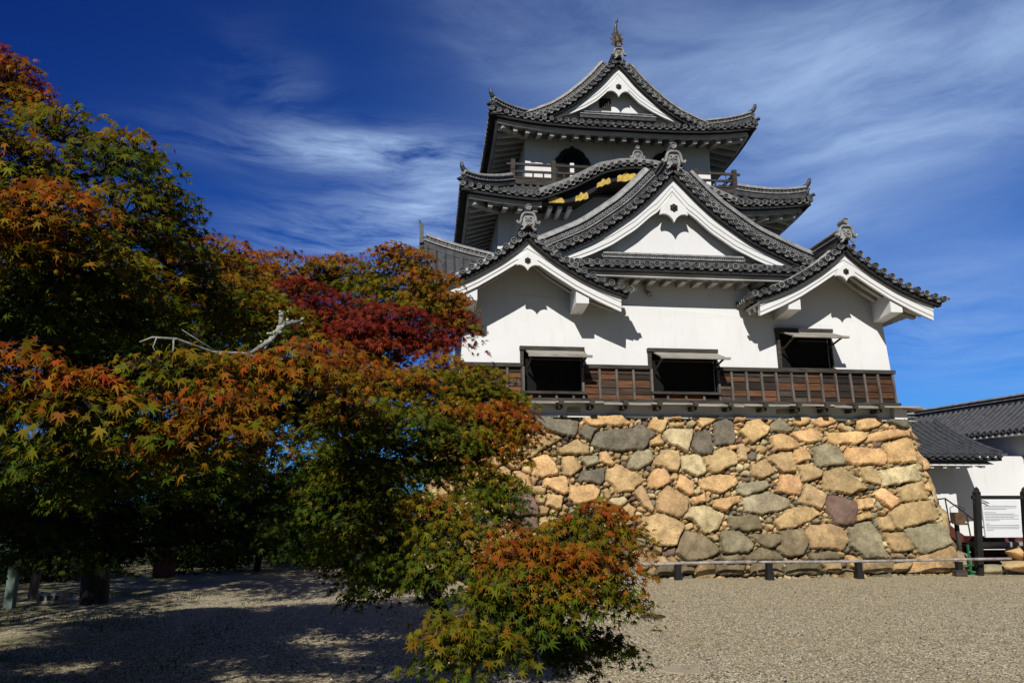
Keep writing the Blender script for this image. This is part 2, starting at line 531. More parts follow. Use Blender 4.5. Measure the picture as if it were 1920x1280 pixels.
def disc(mb, c, d, r=R_T, L=0.14, n=12, rim=True):
    mb.lathe(c, d, [(r * 0.93, -L), (r, 0.0), (r * 0.97, 0.016), (r * 0.80, 0.016), (r * 0.74, -0.016), (r * 0.36, -0.016), (r * 0.28, 0.004), (0.004, 0.007)], n, [0, 1, 1, 1, 0, 0, 0] if rim else None)


def lip(mb, p0, p1, d, r=R_T, depth=0.2, th=0.030, sag=0.055, drop=0.045):
    """curved front edge of the pan tile hanging between two round tile ends"""
    p0, p1, d = Vector(p0), Vector(p1), Vector(d).normalized()
    t = (p1 - p0)
    up = t.cross(d).normalized()
    if up.z < 0:
        up = -up
    a = p0 + t * 0.20
    b = p1 - t * 0.20
    vs, N = [], 5
    for i in range(N + 1):
        q = i / N
        c = a.lerp(b, q) - up * (drop + sag * math.sin(math.pi * q)) - d * 0.025
        vs += [c, c - up * th, c - up * th - d * depth, c - d * depth]
    fs = []
    for i in range(N):
        for j in range(4):
            fs.append((i * 4 + j, i * 4 + (j + 1) % 4, i * 4 + 4 + (j + 1) % 4, i * 4 + 4 + j))
    fs += [(0, 1, 2, 3), (N * 4 + 3, N * 4 + 2, N * 4 + 1, N * 4)]
    mb.m = 1
    mb.add(vs, fs)
    mb.m = 0


def ridge(parent, name, path, side, w, h, beads=None, base=0.0):
    """stacked ridge built as one part: dark courses, pale cap and lines"""
    mb = MB()

    def rect(m, s, n0, n1):
        mb.m = m
        mb.sweep(path, side, [(-s, n0), (s, n0), (s, n1), (-s, n1)])
    c = w * 0.40
    rect(0, w * 0.40, base - 0.05, base + h * 0.34)
    rect(1, w * 0.52, base + h * 0.34, base + h * 0.34 + 0.030)
    rect(0, w * 0.36, base + h * 0.34 + 0.030, base + h * 0.70)
    rect(1, w * 0.50, base + h * 0.70, base + h * 0.70 + 0.030)
    n0 = base + h * 0.70 + 0.030
    mb.m = 1
    mb.sweep(path, side, [(-c, n0)] + [(c * math.cos(q), n0 + (h * 0.30 - 0.030) * math.sin(q)) for q in np.linspace(math.pi, 0, 7)][1:-1] + [(c, n0)])
    if beads:
        d, sp = Vector(beads[0]), beads[1]
        for p, t in along(path, sp):
            sd = Vector(side)
            up = sd.cross(t)
            up = up.normalized() if up.length > 1e-6 else Vector((0, 0, 1))
            if up.z < 0:
                up = -up
            mb.m = 1
            mb.lathe(p + up * (base + h * 0.53) + d * w * 0.36, d, [(0.05, 0.0), (0.05, 0.02), (0.032, 0.02), (0.03, 0.005), (0.004, 0.005)], 8, [1, 1, 0, 0])
    return mb.build(name, [M['course'], M['cap']], parent)


def along(path, sp, start=None):
    """points every sp along a polyline, with tangents"""
    path = [Vector(p) for p in path]
    L = [0.0]
    for a, b in zip(path, path[1:]):
        L.append(L[-1] + (b - a).length)
    n = max(1, int(round(L[-1] / sp)))
    st = L[-1] / n
    out = []
    for k in range(n + 1):
        s = min(k * st, L[-1] - 1e-6)
        i = max(j for j in range(len(L) - 1) if L[j] <= s)
        q = (s - L[i]) / max(1e-9, L[i + 1] - L[i])
        out.append((path[i].lerp(path[i + 1], q), (path[i + 1] - path[i]).normalized()))
    return out


def oni(parent, c, s=1.0, name="ridge_end_tile", neck=True):
    """arched ridge-end ornament seen from the front, with a round tile on top"""
    x, y, z = c
    mb = MB()
    half = [(0.0, 0.0), (0.10, -0.004), (0.155, -0.05), (0.185, -0.13), (0.197, -0.21), (0.225, -0.285), (0.265, -0.30), (0.295, -0.265), (0.288, -0.225)]
    pts = [(-a, b) for a, b in reversed(half)] + half[1:]
    P = [Vector((x + a * s, y, z + b * s)) for a, b in pts]
    for i in range(2):
        mb.tube([p + Vector((0, 0.05 * i * s, 0)) for p in P], [0.036 * s * (0.8 if k in (0, len(P) - 1) else 1.0) for k in range(len(P))], 8)
    mb.prism([(x - 0.17 * s, z - 0.36 * s), (x + 0.17 * s, z - 0.36 * s), (x + 0.18 * s, z - 0.12 * s), (x + 0.12 * s, z - 0.01 * s), (x - 0.12 * s, z - 0.01 * s), (x - 0.18 * s, z - 0.12 * s)], y + 0.025 * s, y + 0.16 * s)
    for a, b, r in ((0, -0.15, 0.055), (-0.07, -0.12, 0.035), (0.07, -0.12, 0.035), (-0.06, -0.2, 0.035), (0.06, -0.2, 0.035), (0, -0.235, 0.035)):
        mb.lathe((x + a * s, y + 0.03 * s, z + b * s), (0, -1, 0), [(r * s, 0), (r * s * 0.8, 0.03 * s), (r * s * 0.3, 0.045 * s)], 8)
    for sg in (-1, 1):                                       # lower pair of scrolls along the rake
        q = [(0.02, -0.33), (0.09, -0.37), (0.13, -0.44), (0.185, -0.48), (0.20, -0.44)]
        mb.tube([Vector((x + sg * a * s, y - 0.005, z + b * s)) for a, b in q], 0.03 * s, 7)
    disc(mb, (x + 0.02 * s, y - 0.05 * s, z - 0.29 * s), (0, -1, 0), 0.075 * s, 0.12 * s)
    if neck:
        mb.box(x - 0.045 * s, x + 0.045 * s, y + 0.02 * s, y + 0.30 * s, z - 0.02 * s, z + 0.10 * s)
        disc(mb, (x, y - 0.02 * s, z + 0.155 * s), (0, -1, 0), 0.083 * s, 0.34 * s, 16)
    return mb.build(name, [M['cap'], M['cap']], parent, smooth=False)


def smooth_prof(pts, n=44):
    xs, zs = zip(*pts)
    u = np.linspace(0, xs[-1], n)
    z = np.interp(u, xs, zs)
    for _ in range(3):
        z[1:-1] = 0.25 * z[:-2] + 0.5 * z[1:-1] + 0.25 * z[2:]
    return u, z


def gegyo(parent, x, y, z, sx, sz, label=None):
    """white pendant under the gable peak with a dark six-petal boss"""
    o = [(0, 0), (-0.30, -0.30), (-0.35, -0.50), (-0.27, -0.478), (-0.19, -0.487), (-0.11, -0.53), (-0.045, -0.60), (0, -0.69)]
    poly = [(x + a * sx, z + b * sz) for a, b in o] + [(x - a * sx, z + b * sz) for a, b in reversed(o[1:-1])]
    mb = MB()
    mb.prism(poly, y - 0.09, y)
    g = mb.build("gable_pendant", M['plaster'], parent)
    mb = MB()
    cz = z - 0.33 * sz
    for k in range(6):
        q = math.pi / 6 + k * math.pi / 3
        mb.lathe((x + 0.062 * sx * math.cos(q), y - 0.085, cz + 0.062 * sx * math.sin(q)), (0, -1, 0), [(0.042 * sx, 0), (0.04 * sx, 0.03), (0.02 * sx, 0.05)], 8)
    mb.lathe((x, y - 0.085, cz), (0, -1, 0), [(0.085 * sx, 0), (0.08 * sx, 0.02), (0.035 * sx, 0.04), (0.03 * sx, 0.07), (0.012 * sx, 0.085)], 12)
    mb.build("pendant_boss", M['bronze'], g)
    return g


def gable_roof(parent, name, uc, prof, bot, y0, y1, by, yw, rake_h, ridge_h, oni_s, label=None, sp=0.262, rafters=2, spine=True):
    """curved gable: prof = tile-end line (distance from ridge, z), bot = bargeboard underside"""
    u, z = smooth_prof(prof)
    bx, bz = zip(*bot)
    P = lambda a: float(np.interp(a, u, z))
    B = lambda a: float(np.interp(a, bx, bz))
    mb, mc, md, later = MB(), MB(), MB(), []
    for s in (-1, 1):
        path = [(uc + s * a, 0.0, b) for a, b in zip(u, z)]
        mb.sweep(path, (0, 1, 0), [(y0 + 0.04, -0.10), (y1, -0.10), (y1, -0.03), (y0 + 0.04, -0.03)])
        md.sweep(path, (0, 1, 0), [(y0 + 0.10, -0.20), (by + 0.03, -0.20), (by + 0.03, -0.105), (y0 + 0.10, -0.105)])
        k = y0 + 0.60
        while k < y1 - 0.05:
            mb.sweep(path[1:], (0, 1, 0), [(k + 0.075 * math.cos(q), -0.03 + 0.075 * math.sin(q)) for q in np.linspace(0, math.pi, 6)], cap=True)
            k += 0.28
        pts = along(path, sp)
        for i, (p, t) in enumerate(pts[1:], 1):
            c = Vector((p.x, y0, p.z))
            disc(mb, c, (0, -1, 0), R_T, 0.5, 14)
            if i > 1:
                lip(mb, (pts[i - 1][0].x, y0, pts[i - 1][0].z), c, (0, -1, 0))
        # drip tile at the foot of the rake
        e = pts[-1][0]
        mb.bar((e.x - s * 0.05, y0 + 0.08, e.z - 0.02), (e.x + s * 0.16, y0 + 0.06, e.z + 0.01), 0.13, 0.05)
        # eave tiles down the side, facing outwards
        yy = y0 + 0.36
        last = None
        while yy < y1:
            c = Vector((e.x + s * 0.02, yy, e.z - 0.02))
            disc(mb, c, (s, 0, 0), R_T, 0.2, 10)
            if last is not None:
                lip(mb, last, c, (s, 0, 0), depth=0.15)
            last = c
            yy += 0.28
        if rake_h > 0:
            rp = [(uc + s * a, y0 + 0.52, b) for a, b in zip(u[3:], z[3:])]
            later.append(('rake_ridge', rp, (0, 1, 0), 0.34, rake_h, ((0, -1, 0), 0.13)))
        else:
            rp = [(uc + s * a, y0 + 0.38, b) for a, b in zip(u[4:34], z[4:34])]
            mc.sweep(rp, (0, 1, 0), [(-0.085, 0.03), (-0.06, 0.09), (0.0, 0.115), (0.06, 0.09), (0.085, 0.03)])
    roof = mb.build(name, [M['tile'], M['rim']], parent)
    tag(roof, label)
    md.build("tile_bed", M['dark'], roof)
    for q in later:
        ridge(roof, *q)
    if spine:
        ridge(roof, "main_ridge", [(uc, y0 + 0.14, P(0) - 0.02), (uc, y1, P(0) - 0.02)], (1, 0, 0), 0.36, ridge_h)
    if mc.v:
        mc.build("verge_line", M['cap'], roof)
    oni(roof, (uc, y0 - 0.05, P(0) + 0.06 + 0.33 * oni_s), oni_s)
    # bargeboard in three set-back bands
    mw = MB()
    ub = np.linspace(0, bx[-1], 30)

    def band(f0, f1, ya, yb):
        for s in (-1, 1):
            vs = []
            for a in ub:
                zb, zt = B(a), P(a) - 0.17
                zt = max(zt, zb + 0.30)
                g0, g1 = f0(zb, zt), f1(zb, zt)
                X = uc + s * a
                vs += [(X, ya, g1), (X, ya, g0), (X, yb, g0), (X, yb, g1)]
            fs = []
            for i in range(len(ub) - 1):
                for j in range(4):
                    fs.append((i * 4 + j, i * 4 + (j + 1) % 4, i * 4 + 4 + (j + 1) % 4, i * 4 + 4 + j))
            e = (len(ub) - 1) * 4
            fs += [(0, 1, 2, 3), (e, e + 1, e + 2, e + 3)]
            mw.add(vs, fs)
    band(lambda b, t: b + 0.02, lambda b, t: t, by + 0.035, by + 0.13)
    band(lambda b, t: b, lambda b, t: b + 0.085, by + 0.02, by + 0.06)
    band(lambda b, t: b + 0.103, lambda b, t: b + 0.24, by, by + 0.06)
    band(lambda b, t: b + 0.258, lambda b, t: t, by - 0.012, by + 0.06)
    board = mw.build("bargeboard", M['plaster'], roof)
    # plastered underside with rafters
    ms = MB()
    for s in (-1, 1):
        path = [(uc + s * a, 0.0, P(a) - 0.22) for a in ub]
        ms.sweep(path, (0, 1, 0), [(by + 0.10, -0.06), (y1 - 0.1, -0.06), (y1 - 0.1, 0.0), (by + 0.10, 0.0)])
        for r in range(rafters):
            yr = by + 0.36 + r * 0.34
            ms.sweep(path, (0, 1, 0), [(yr, -0.19), (yr + 0.15, -0.19), (yr + 0.15, -0.05), (yr, -0.05)])
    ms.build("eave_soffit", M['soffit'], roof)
    return roof, P, B


def hip_roof(parent, name, hx, y0, y1, ihx, iy0, iy1, zi, zmid, sori, wall, zw, kara=None, gap=0.0, sides=("front", "left", "right", "back"), label=None):
    """skirt roof round a storey; wall=(half width, front y, back y), zw = soffit height at the wall"""
    mb, md, ms, rafts, hips = MB(), MB(), MB(), [], []
    cy, ciy = (y0 + y1) / 2, (iy0 + iy1) / 2
    whx, wy0, wy1 = wall
    spec = {
        'front': (Vector((0, y0, 0)), Vector((1, 0, 0)), Vector((0, 1, 0)), hx, ihx, iy0 - y0, wy0 - y0, whx),
        'back': (Vector((0, y1, 0)), Vector((-1, 0, 0)), Vector((0, -1, 0)), hx, ihx, y1 - iy1, y1 - wy1, whx),
        'left': (Vector((-hx, cy, 0)), Vector((0, -1, 0)), Vector((1, 0, 0)), (y1 - y0) / 2, (iy1 - iy0) / 2, hx - ihx, hx - whx, (wy1 - wy0) / 2),
        'right': (Vector((hx, cy, 0)), Vector((0, 1, 0)), Vector((-1, 0, 0)), (y1 - y0) / 2, (iy1 - iy0) / 2, hx - ihx, hx - whx, (wy1 - wy0) / 2)}
    for sd in sides:
        O, T_, I_, hl, il, dp, dw, wl = spec[sd]
        out = -I_

        def ze(t, sd=sd, hl=hl):
            zz = zmid + sori * abs(t / hl) ** 3.2
            if kara and sd == 'front':
                zz = max(zz, float(np.interp(abs(t), kara[0], kara[1], right=-9)))
            return zz

        def smax(t, hl=hl, il=il):
            return 1.0 if abs(t) <= il else max(0.0, (hl - abs(t)) / (hl - il))

        def S(t, s, lift=0.0, O=O, T_=T_, I_=I_, dp=dp, ze=ze):
            p = O + T_ * t + I_ * (dp * s)
            z0 = ze(t)
            p.z = z0 + (zi - z0) * (0.62 * s + 0.38 * s * s) + lift
            return p
        # roof surface
        nt, ns = 48, 6
        ts = np.linspace(-hl, hl, nt + 1)
        vs = [S(t, smax(t) * k / ns, -0.05) for t in ts for k in range(ns + 1)]
        fs = [(i * (ns + 1) + k, (i + 1) * (ns + 1) + k, (i + 1) * (ns + 1) + k + 1, i * (ns + 1) + k + 1) for i in range(nt) for k in range(ns)]
        mb.add(vs, fs)
        # rows, tile ends and lips
        eave = [S(t, 0.0) for t in np.linspace(-hl + 0.06, hl - 0.06, 60)]
        pts = along(eave, 0.272)
        prev = None
        for p, tg in pts:
            t = (p - O).dot(T_)
            disc(mb, p + out * 0.02, out, R_T, 0.2, 12)
            if prev is not None:
                lip(mb, prev + out * 0.02, p + out * 0.02, out)
            prev = p
            sm = smax(t)
            if sm > 0.06:
                mb.sweep([S(t, sm * k / 5) for k in range(6)], T_, [(0.075 * math.cos(q), -0.05 + 0.08 * math.sin(q)) for q in np.linspace(0, math.pi, 5)])
        # dark tile bed under the tiles
        md.sweep([S(t, 0.0) + I_ * 0.0 for t in np.linspace(-hl + 0.05, hl - 0.05, 40)], I_, [(0.05, -0.21), (0.42, -0.21), (0.42, -0.10), (0.05, -0.10)])
        # soffit, eave board, rafters (plastered)
        ed = 0.30

        def U(t, q, drop=0.0, O=O, T_=T_, I_=I_, dw=dw, ze=ze):
            """q 0..1 from the eave board to the wall"""
            p = O + T_ * t + I_ * (ed + (dw - ed) * q)
            za = zmid + sori * abs(t / hl) ** 3.2 - 0.24
            p.z = za + (zw - za) * q - drop
            return p
        segs = [(-hl + ed, hl - ed)]
        if gap and sd == 'front':
            segs = [(-hl + ed, -gap), (gap, hl - ed)]
        for a, b in segs:
            nn = 24
            tt = np.linspace(a, b, nn + 1)

            def qm(t, wl=wl, hl=hl):
                return 1.0 if abs(t) <= wl else max(0.0, (hl - ed - abs(t)) / max(1e-6, hl - ed - wl))
            vs = [U(t, qm(t) * k / 3) for t in tt for k in range(4)]
            ms.add(vs, [(i * 4 + k, (i + 1) * 4 + k, (i + 1) * 4 + k + 1, i * 4 + k + 1) for i in range(nn) for k in range(3)])
            ms.sweep([U(t, 0.0) for t in tt], I_, [(-0.07, -0.12), (0.02, -0.12), (0.02, 0.10), (-0.07, 0.10)])
            n = int((b - a) / 0.43)
            for k in range(n):
                t = a + 0.2 + (b - a - 0.4) * k / max(1, n - 1)
                q = qm(t)
                if q > 0.12:
                    p0, p1 = U(t, 0.03, 0.17), U(t, q, 0.10)
                    mr = MB()
                    mr.bar(p0, p1, 0.15, 0.17)
                    rafts.append(mr)
    # hips
    for sx in (-1, 1):
        for yy, iy, sd in ((y0, iy0, -1), (y1, iy1, 1)):
            if yy == y1 and "back" not in sides:
                continue
            c = Vector((sx * (hx - 0.10), yy + (0.10 if sd < 0 else -0.10), 0))
            e = Vector((sx * ihx, iy, 0))
            zc = zmid + sori
            path = []
            for k in range(9):
                s = k / 8
                p = c.lerp(e, s)
                p.z = zc + (zi - zc) * (0.62 * s + 0.38 * s * s) + 0.02 + 0.10 * (1 - s) ** 4
                path.append(p)
            side = (e - c).normalized().cross(Vector((0, 0, 1))).normalized()
            hips.append((path, side, ((0, -1, 0), 0.14) if sd < 0 else None))
            o2 = (c - e).normalized()
            o2.z = 0
            disc(mb, path[0] + o2 * 0.03 + Vector((0, 0, 0.14)), o2, 0.10, 0.2, 12)
            mb.tube([path[0] + Vector((0, 0, 0.34)) - o2 * 0.12, path[0] + Vector((0, 0, 0.40)) + o2 * 0.02, path[0] + Vector((0, 0, 0.50)) + o2 * 0.09, path[0] + Vector((0, 0, 0.62)) + o2 * 0.11], [0.085, 0.085, 0.07, 0.05], 9)
            mb.bar(path[0] + Vector((0, 0, -0.03)) + o2 * 0.0, path[0] + o2 * 0.24 + Vector((0, 0, 0.03)), 0.15, 0.06)
            # corner rafter with its bright end
            w0 = Vector((sx * whx, wy0 if sd < 0 else wy1, zw - 0.05))
            w1 = c - o2 * 0.42
            w1.z = zc - 0.44
            mr = MB()
            mr.bar(w0, w1, 0.24, 0.26)
            rafts.append(mr)
    roof = mb.build(name, [M['tile'], M['rim']], parent)
    tag(roof, label)
    md.build("tile_bed", M['dark'], roof)
    for p, q, bd in hips:
        ridge(roof, "hip_ridge", p, q, 0.30, 0.40, bd)
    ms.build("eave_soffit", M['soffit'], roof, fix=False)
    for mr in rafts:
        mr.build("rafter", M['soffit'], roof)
    return roof


# ------------------------------------------------------------------ the keep
KEEP = thing("castle_keep", "white plastered three storey keep with black tiled gables on a stone base", "castle", (0, 0, 4.0))


def lean(z):                                                # how far the lower wall leans out towards the foot
    return -0.055 * (7.2 - z) if z < 7.2 else 0.0


# lower storey: front wall with real openings
WIN = [(-4.36, -2.78, 4.66, 5.76), (-0.88, 0.92, 4.70, 5.78), (2.80, 4.30, 5.42, 6.44)]
HW = lambda z: 5.93 + 0.045 * (7.2 - z)


def wall_strip(mb, z0, z1, dy, th, x0f, x1f):
    """front strip between two heights cut round the windows"""
    zs = sorted({z0, z1} | {w[i] for w in WIN for i in (2, 3) if z0 < w[i] < z1})
    for za, zb in zip(zs, zs[1:]):
        zm = (za + zb) / 2
        cuts = [(w[0], w[1]) for w in WIN if w[2] < zm < w[3]]
        xs = [None] + [c for w in cuts for c in w] + [None]
        for k in range(0, len(xs), 2):
            def X(i, z):
                return xs[i] if xs[i] is not None else (x0f(z) if i == 0 else x1f(z))
            a0, a1, b0, b1 = X(k, za), X(k + 1, za), X(k, zb), X(k + 1, zb)
            ya, yb = lean(za) + dy, lean(zb) + dy
            mb.hexa([(a0, ya, za), (a1, ya, za), (a1, ya + th, za), (a0, ya + th, za), (b0, yb, zb), (b1, yb, zb), (b1, yb + th, zb), (b0, yb + th, zb)])


mb = MB()
wall_strip(mb, 4.0, 6.6, 0.0, 0.3, lambda z: -HW(z), HW)
# upper part of the front up into the two corner gables
prS = [(0, 8.78), (.22, 8.54), (.42, 8.37), (.62, 8.21), (.82, 8.06), (1.05, 7.92), (1.26, 7.79), (1.48, 7.66), (1.73, 7.54), (1.97, 7.44), (2.2, 7.35), (2.45, 7.27), (2.68, 7.21)]
ZS = lambda a: float(np.interp(abs(a), [p[0] for p in prS], [p[1] for p in prS])) - 0.24
poly = [(-HW(6.6), 6.6), (HW(6.6), 6.6), (HW(7.0), 7.0)]
poly += [(4.36 + a, ZS(a)) for a in np.linspace(1.5, -2.0, 12)]
poly += [(1.9, 8.0), (-1.9, 8.0)]
poly += [(-4.36 + a, ZS(a)) for a in np.linspace(2.0, -1.5, 12)] + [(-HW(7.0), 7.0)]
n = len(poly)
vs = [(x, lean(z), z) for x, z in poly] + [(x, 0.3, z) for x, z in poly]
mb.add(vs, [tuple(range(n)), tuple(range(2 * n - 1, n - 1, -1))] + [(i, (i + 1) % n, n + (i + 1) % n, n + i) for i in range(n)])
for s in (-1, 1):
    mb.hexa([(s * HW(4.0), 0.28, 4.0), (s * HW(4.0), 13.5, 4.0), (s * (HW(4.0) - 0.3), 13.5, 4.0), (s * (HW(4.0) - 0.3), 0.28, 4.0),
             (s * HW(7.2), 0.28, 7.3), (s * HW(7.2), 13.5, 7.3), (s * (HW(7.2) - 0.3), 13.5, 7.3), (s * (HW(7.2) - 0.3), 0.28, 7.3)])
mb.box(-5.9, 5.9, 13.2, 13.5, 4.0, 7.3)
lw = mb.build("lower_storey_wall", M['plaster'], KEEP)
mb = MB()
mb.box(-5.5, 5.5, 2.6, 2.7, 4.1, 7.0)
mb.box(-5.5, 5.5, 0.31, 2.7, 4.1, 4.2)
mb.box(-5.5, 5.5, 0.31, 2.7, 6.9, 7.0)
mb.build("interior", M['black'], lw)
mb = MB()
mb.box(5.84, 6.20, -0.34, -0.02, 4.02, 4.36)
mb.box(-6.20, -5.84, -0.34, -0.02, 4.02, 4.36)
mb.box(-6.1, 6.55, -0.26, 0.0, 3.98, 4.03)
mb.build("plinth_block", M['plaster'], lw)

# middle and upper storeys
mb = MB()
for z0, z1, a, b in ((7.5, 12.2, 4.66, 4.58),):
    for s in (-1, 1):
        mb.hexa([(s * a, 4.72, z0), (s * a, 14.0, z0), (s * (a - .3), 14.0, z0), (s * (a - .3), 4.72, z0), (s * b, 4.72, z1), (s * b, 14.0, z1), (s * (b - .3), 14.0, z1), (s * (b - .3), 4.72, z1)])
    mb.hexa([(-a, 4.70, z0), (a, 4.70, z0), (a, 5.0, z0), (-a, 5.0, z0), (-b, 4.70, z1), (b, 4.70, z1), (b, 5.0, z1), (-b, 5.0, z1)])
    mb.box(-4.4, 4.4, 13.8, 14.1, z0, z1)
mb.build("middle_storey_wall", M['plaster'], KEEP)
mb = MB()
mb.box(-3.50, 3.50, 5.9, 12.6, 12.3, 15.15)
uw = mb.build("upper_storey_wall", M['plaster'], KEEP)

# corner gables
botS = [(0, 8.03), (.3, 7.86), (.72, 7.58), (1.28, 7.23), (1.84, 6.94), (2.47, 6.66)]
for s, lab in ((-1, "corner gable half behind the red maple"), (1, "corner gable standing free against the sky")):
    g, P, B = gable_roof(KEEP, "corner_gable_roof", s * 4.36, prS, botS, -1.25, 4.6, -1.02, 0.0, 0.0, 0.42, 0.98, lab)
    gegyo(g, s * 4.36, -1.00, P(0) - 0.60, 0.83, 0.74)
    for q in (-1.46, 1.46):
        x = s * 4.36 + q
        mb = MB()
        zb = B(1.46) - 0.36
        w = 0.17
        mb.hexa([(x - w, -0.94, zb + 0.10), (x + w, -0.94, zb + 0.10), (x + w, 0.1, zb), (x - w, 0.1, zb), (x - w, -0.94, zb + 0.62), (x + w, -0.94, zb + 0.62), (x + w, 0.1, zb + 0.62), (x - w, 0.1, zb + 0.62)])
        mb.build("bracket_beam", M['plaster'], g)

# big front gable
prM = [(0, 11.22), (.3, 10.93), (.5, 10.71), (.83, 10.36), (1.25, 9.97), (1.75, 9.60), (2.2, 9.28), (2.5, 9.10), (3.1, 8.82), (3.62, 8.58), (4.1, 8.40)]
botM = [(0, 10.45), (.45, 9.91), (.65, 9.77), (1.1, 9.36), (1.8, 8.88), (2.37, 8.59), (2.75, 8.43), (3.4, 8.2)]
g, P, B = gable_roof(KEEP, "front_gable_roof", 0.0, prM, botM, -0.13, 4.75, 0.10, 0.5, 0.62, 0.55, 1.12, "large middle gable of the front")
gegyo(g, 0.0, 0.12, 10.42, 1.18, 1.22)
mb = MB()
mb.prism([(-3.5, 8.3), (3.5, 8.3)] + [(a, P(abs(a)) - 0.20) for a in np.linspace(3.4, -3.4, 25)], 0.46, 0.62)
mb.build("gable_wall", M['plaster'], g)
ridge(g, "apron_ridge", [(-2.05, 0.30, 8.42), (2.05, 0.30, 8.42)], (0, 1, 0), 0.30, 0.30, ((0, -1, 0), 0.13))

# front apron roof between the corner gables
mb, md, ms, mr = MB(), MB(), MB(), MB()
pr = [(-3.3 + 0.272 * k) for k in range(25)]
prev = None
for x in pr:
    c = Vector((x, -0.92, 8.03))
    disc(mb, c, (0, -1, 0), R_T, 0.2)
    mb.sweep([c + Vector((0, 1.3 * k / 4, 0.50 * k / 4)) for k in range(5)], (1, 0, 0), [(0.075 * math.cos(q), -0.05 + 0.08 * math.sin(q)) for q in np.linspace(0, math.pi, 5)])
    if prev is not None:
        lip(mb, prev, c, (0, -1, 0))
    prev = c
mb.hexa([(-3.4, -0.90, 7.94), (3.4, -0.90, 7.94), (3.4, 0.44, 8.45), (-3.4, 0.44, 8.45), (-3.4, -0.90, 7.98), (3.4, -0.90, 7.98), (3.4, 0.44, 8.50), (-3.4, 0.44, 8.50)])
ar = mb.build("apron_roof", [M['tile'], M['rim']], KEEP)
md.box(-3.3, 3.3, -0.85, -0.45, 7.82, 7.93)
md.build("tile_bed", M['dark'], ar)
ms.box(-3.3, 3.3, -0.72, 0.0, 7.80, 7.86)
ms.box(-3.3, 3.3, -0.74, -0.62, 7.70, 7.86)
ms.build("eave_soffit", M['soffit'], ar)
for k in range(15):
    x = -3.05 + k * 0.436
    mr = MB()
    mr.box(x - 0.075, x + 0.075, -0.60, 0.0, 7.64, 7.80)
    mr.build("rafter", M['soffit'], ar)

# middle roof with the cusped front gable
kx = [0, .6, 1.24, 1.8, 2.24, 2.7, 3.1, 3.35]
kz = [12.90, 12.84, 12.68, 12.36, 12.11, 11.90, 11.74, 11.62]
mid = hip_roof(KEEP, "middle_roof", 5.95, 3.22, 15.3, 4.05, 5.0, 13.6, 12.66, 11.56, 0.30, (4.60, 4.70, 14.0), 11.62, (kx, kz), 3.28, label="roof round the middle storey")
kk = np.linspace(-3.3, 3.3, 45)
KZ = lambda a: float(np.interp(abs(a), kx, kz))
mc = MB()
mc.sweep([(a, 0, KZ(a)) for a in kk], (0, 1, 0), [(3.36, 0.06), (3.70, 0.06), (3.72, 0.20), (3.62, 0.24), (3.42, 0.24), (3.34, 0.20)])
mc.build("cusped_ridge", M['cap'], mid)
kbx = [0, .85, 1.21, 1.58, 1.95, 2.49, 3.02, 3.3]
kbz = [12.42, 12.29, 12.12, 11.86, 11.60, 11.45, 11.42, 11.42]
KB = lambda a: float(np.interp(abs(a), kbx, kbz))


def curtain(mbx, za, zb, y0_, y1_):
    vs, fs = [], []
    for a in kk:
        vs += [(a, y0_, za(a)), (a, y0_, zb(a)), (a, y1_, zb(a)), (a, y1_, za(a))]
    for i in range(len(kk) - 1):
        for j in range(4):
            fs.append((i * 4 + j, i * 4 + (j + 1) % 4, i * 4 + 4 + (j + 1) % 4, i * 4 + 4 + j))
    e = (len(kk) - 1) * 4
    fs += [(0, 1, 2, 3), (e, e + 1, e + 2, e + 3)]
    mbx.add(vs, fs)


mb = MB()
curtain(mb, lambda a: KZ(a) - 0.12, lambda a: KB(a), 3.50, 3.60)
curtain(mb, lambda a: KB(a) + 0.09, lambda a: KB(a) - 0.02, 3.46, 3.50)
kb = mb.build("black_bargeboard", M['lacq'], mid)
mb = MB()
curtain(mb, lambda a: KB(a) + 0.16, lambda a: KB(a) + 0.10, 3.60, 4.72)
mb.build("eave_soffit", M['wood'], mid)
for s in (-1, 1):
    for (cx, w, up, dn, tilt) in ((2.80, 0.26, 0.17, 0.03, 0.03), (1.95, 0.22, 0.22, 0.06, 0.30), (1.20, 0.24, 0.22, 0.04, 0.42), (0.40, 0.34, 0.26, 0.08, 0.12)):
        cz = KB(cx)
        pts = [(-w, -dn), (-w * 0.55, -dn - 0.02), (-w * .2, -dn + .02), (w * 0.2, -dn - 0.02), (w * .6, -dn + .01), (w, -dn), (w * 0.95, up * .45), (w * 0.7, up * 0.6), (w * 0.45, up * .5), (w * 0.1, up), (-w * 0.3, up * .55), (-w * 0.75, up * .75), (-w * .95, up * .4)]
        if cx > 2.5:
            pts = [(-w, -dn), (w, -dn), (w, up), (-w * .6, up), (-w, up * .3)]
        pts = [(s * (cx + a), cz + b - a * tilt) for a, b in pts]
        mb = MB()
        mb.prism(pts, 3.40, 3.455)
        mb.build("gilt_ornament", M['gold'], mid)
oni(mid, (0.0, 3.42, 13.38), 0.82, "cusped_gable_end_tile")
mb = MB()
for x in (-2.95, -2.62, -2.29, 2.29, 2.62, 2.95):
    mb = MB()
    mb.box(x - 0.07, x + 0.07, 3.72, 4.7, 11.30, 11.42)
    mb.build("bracket_end", M['plaster'], mid)

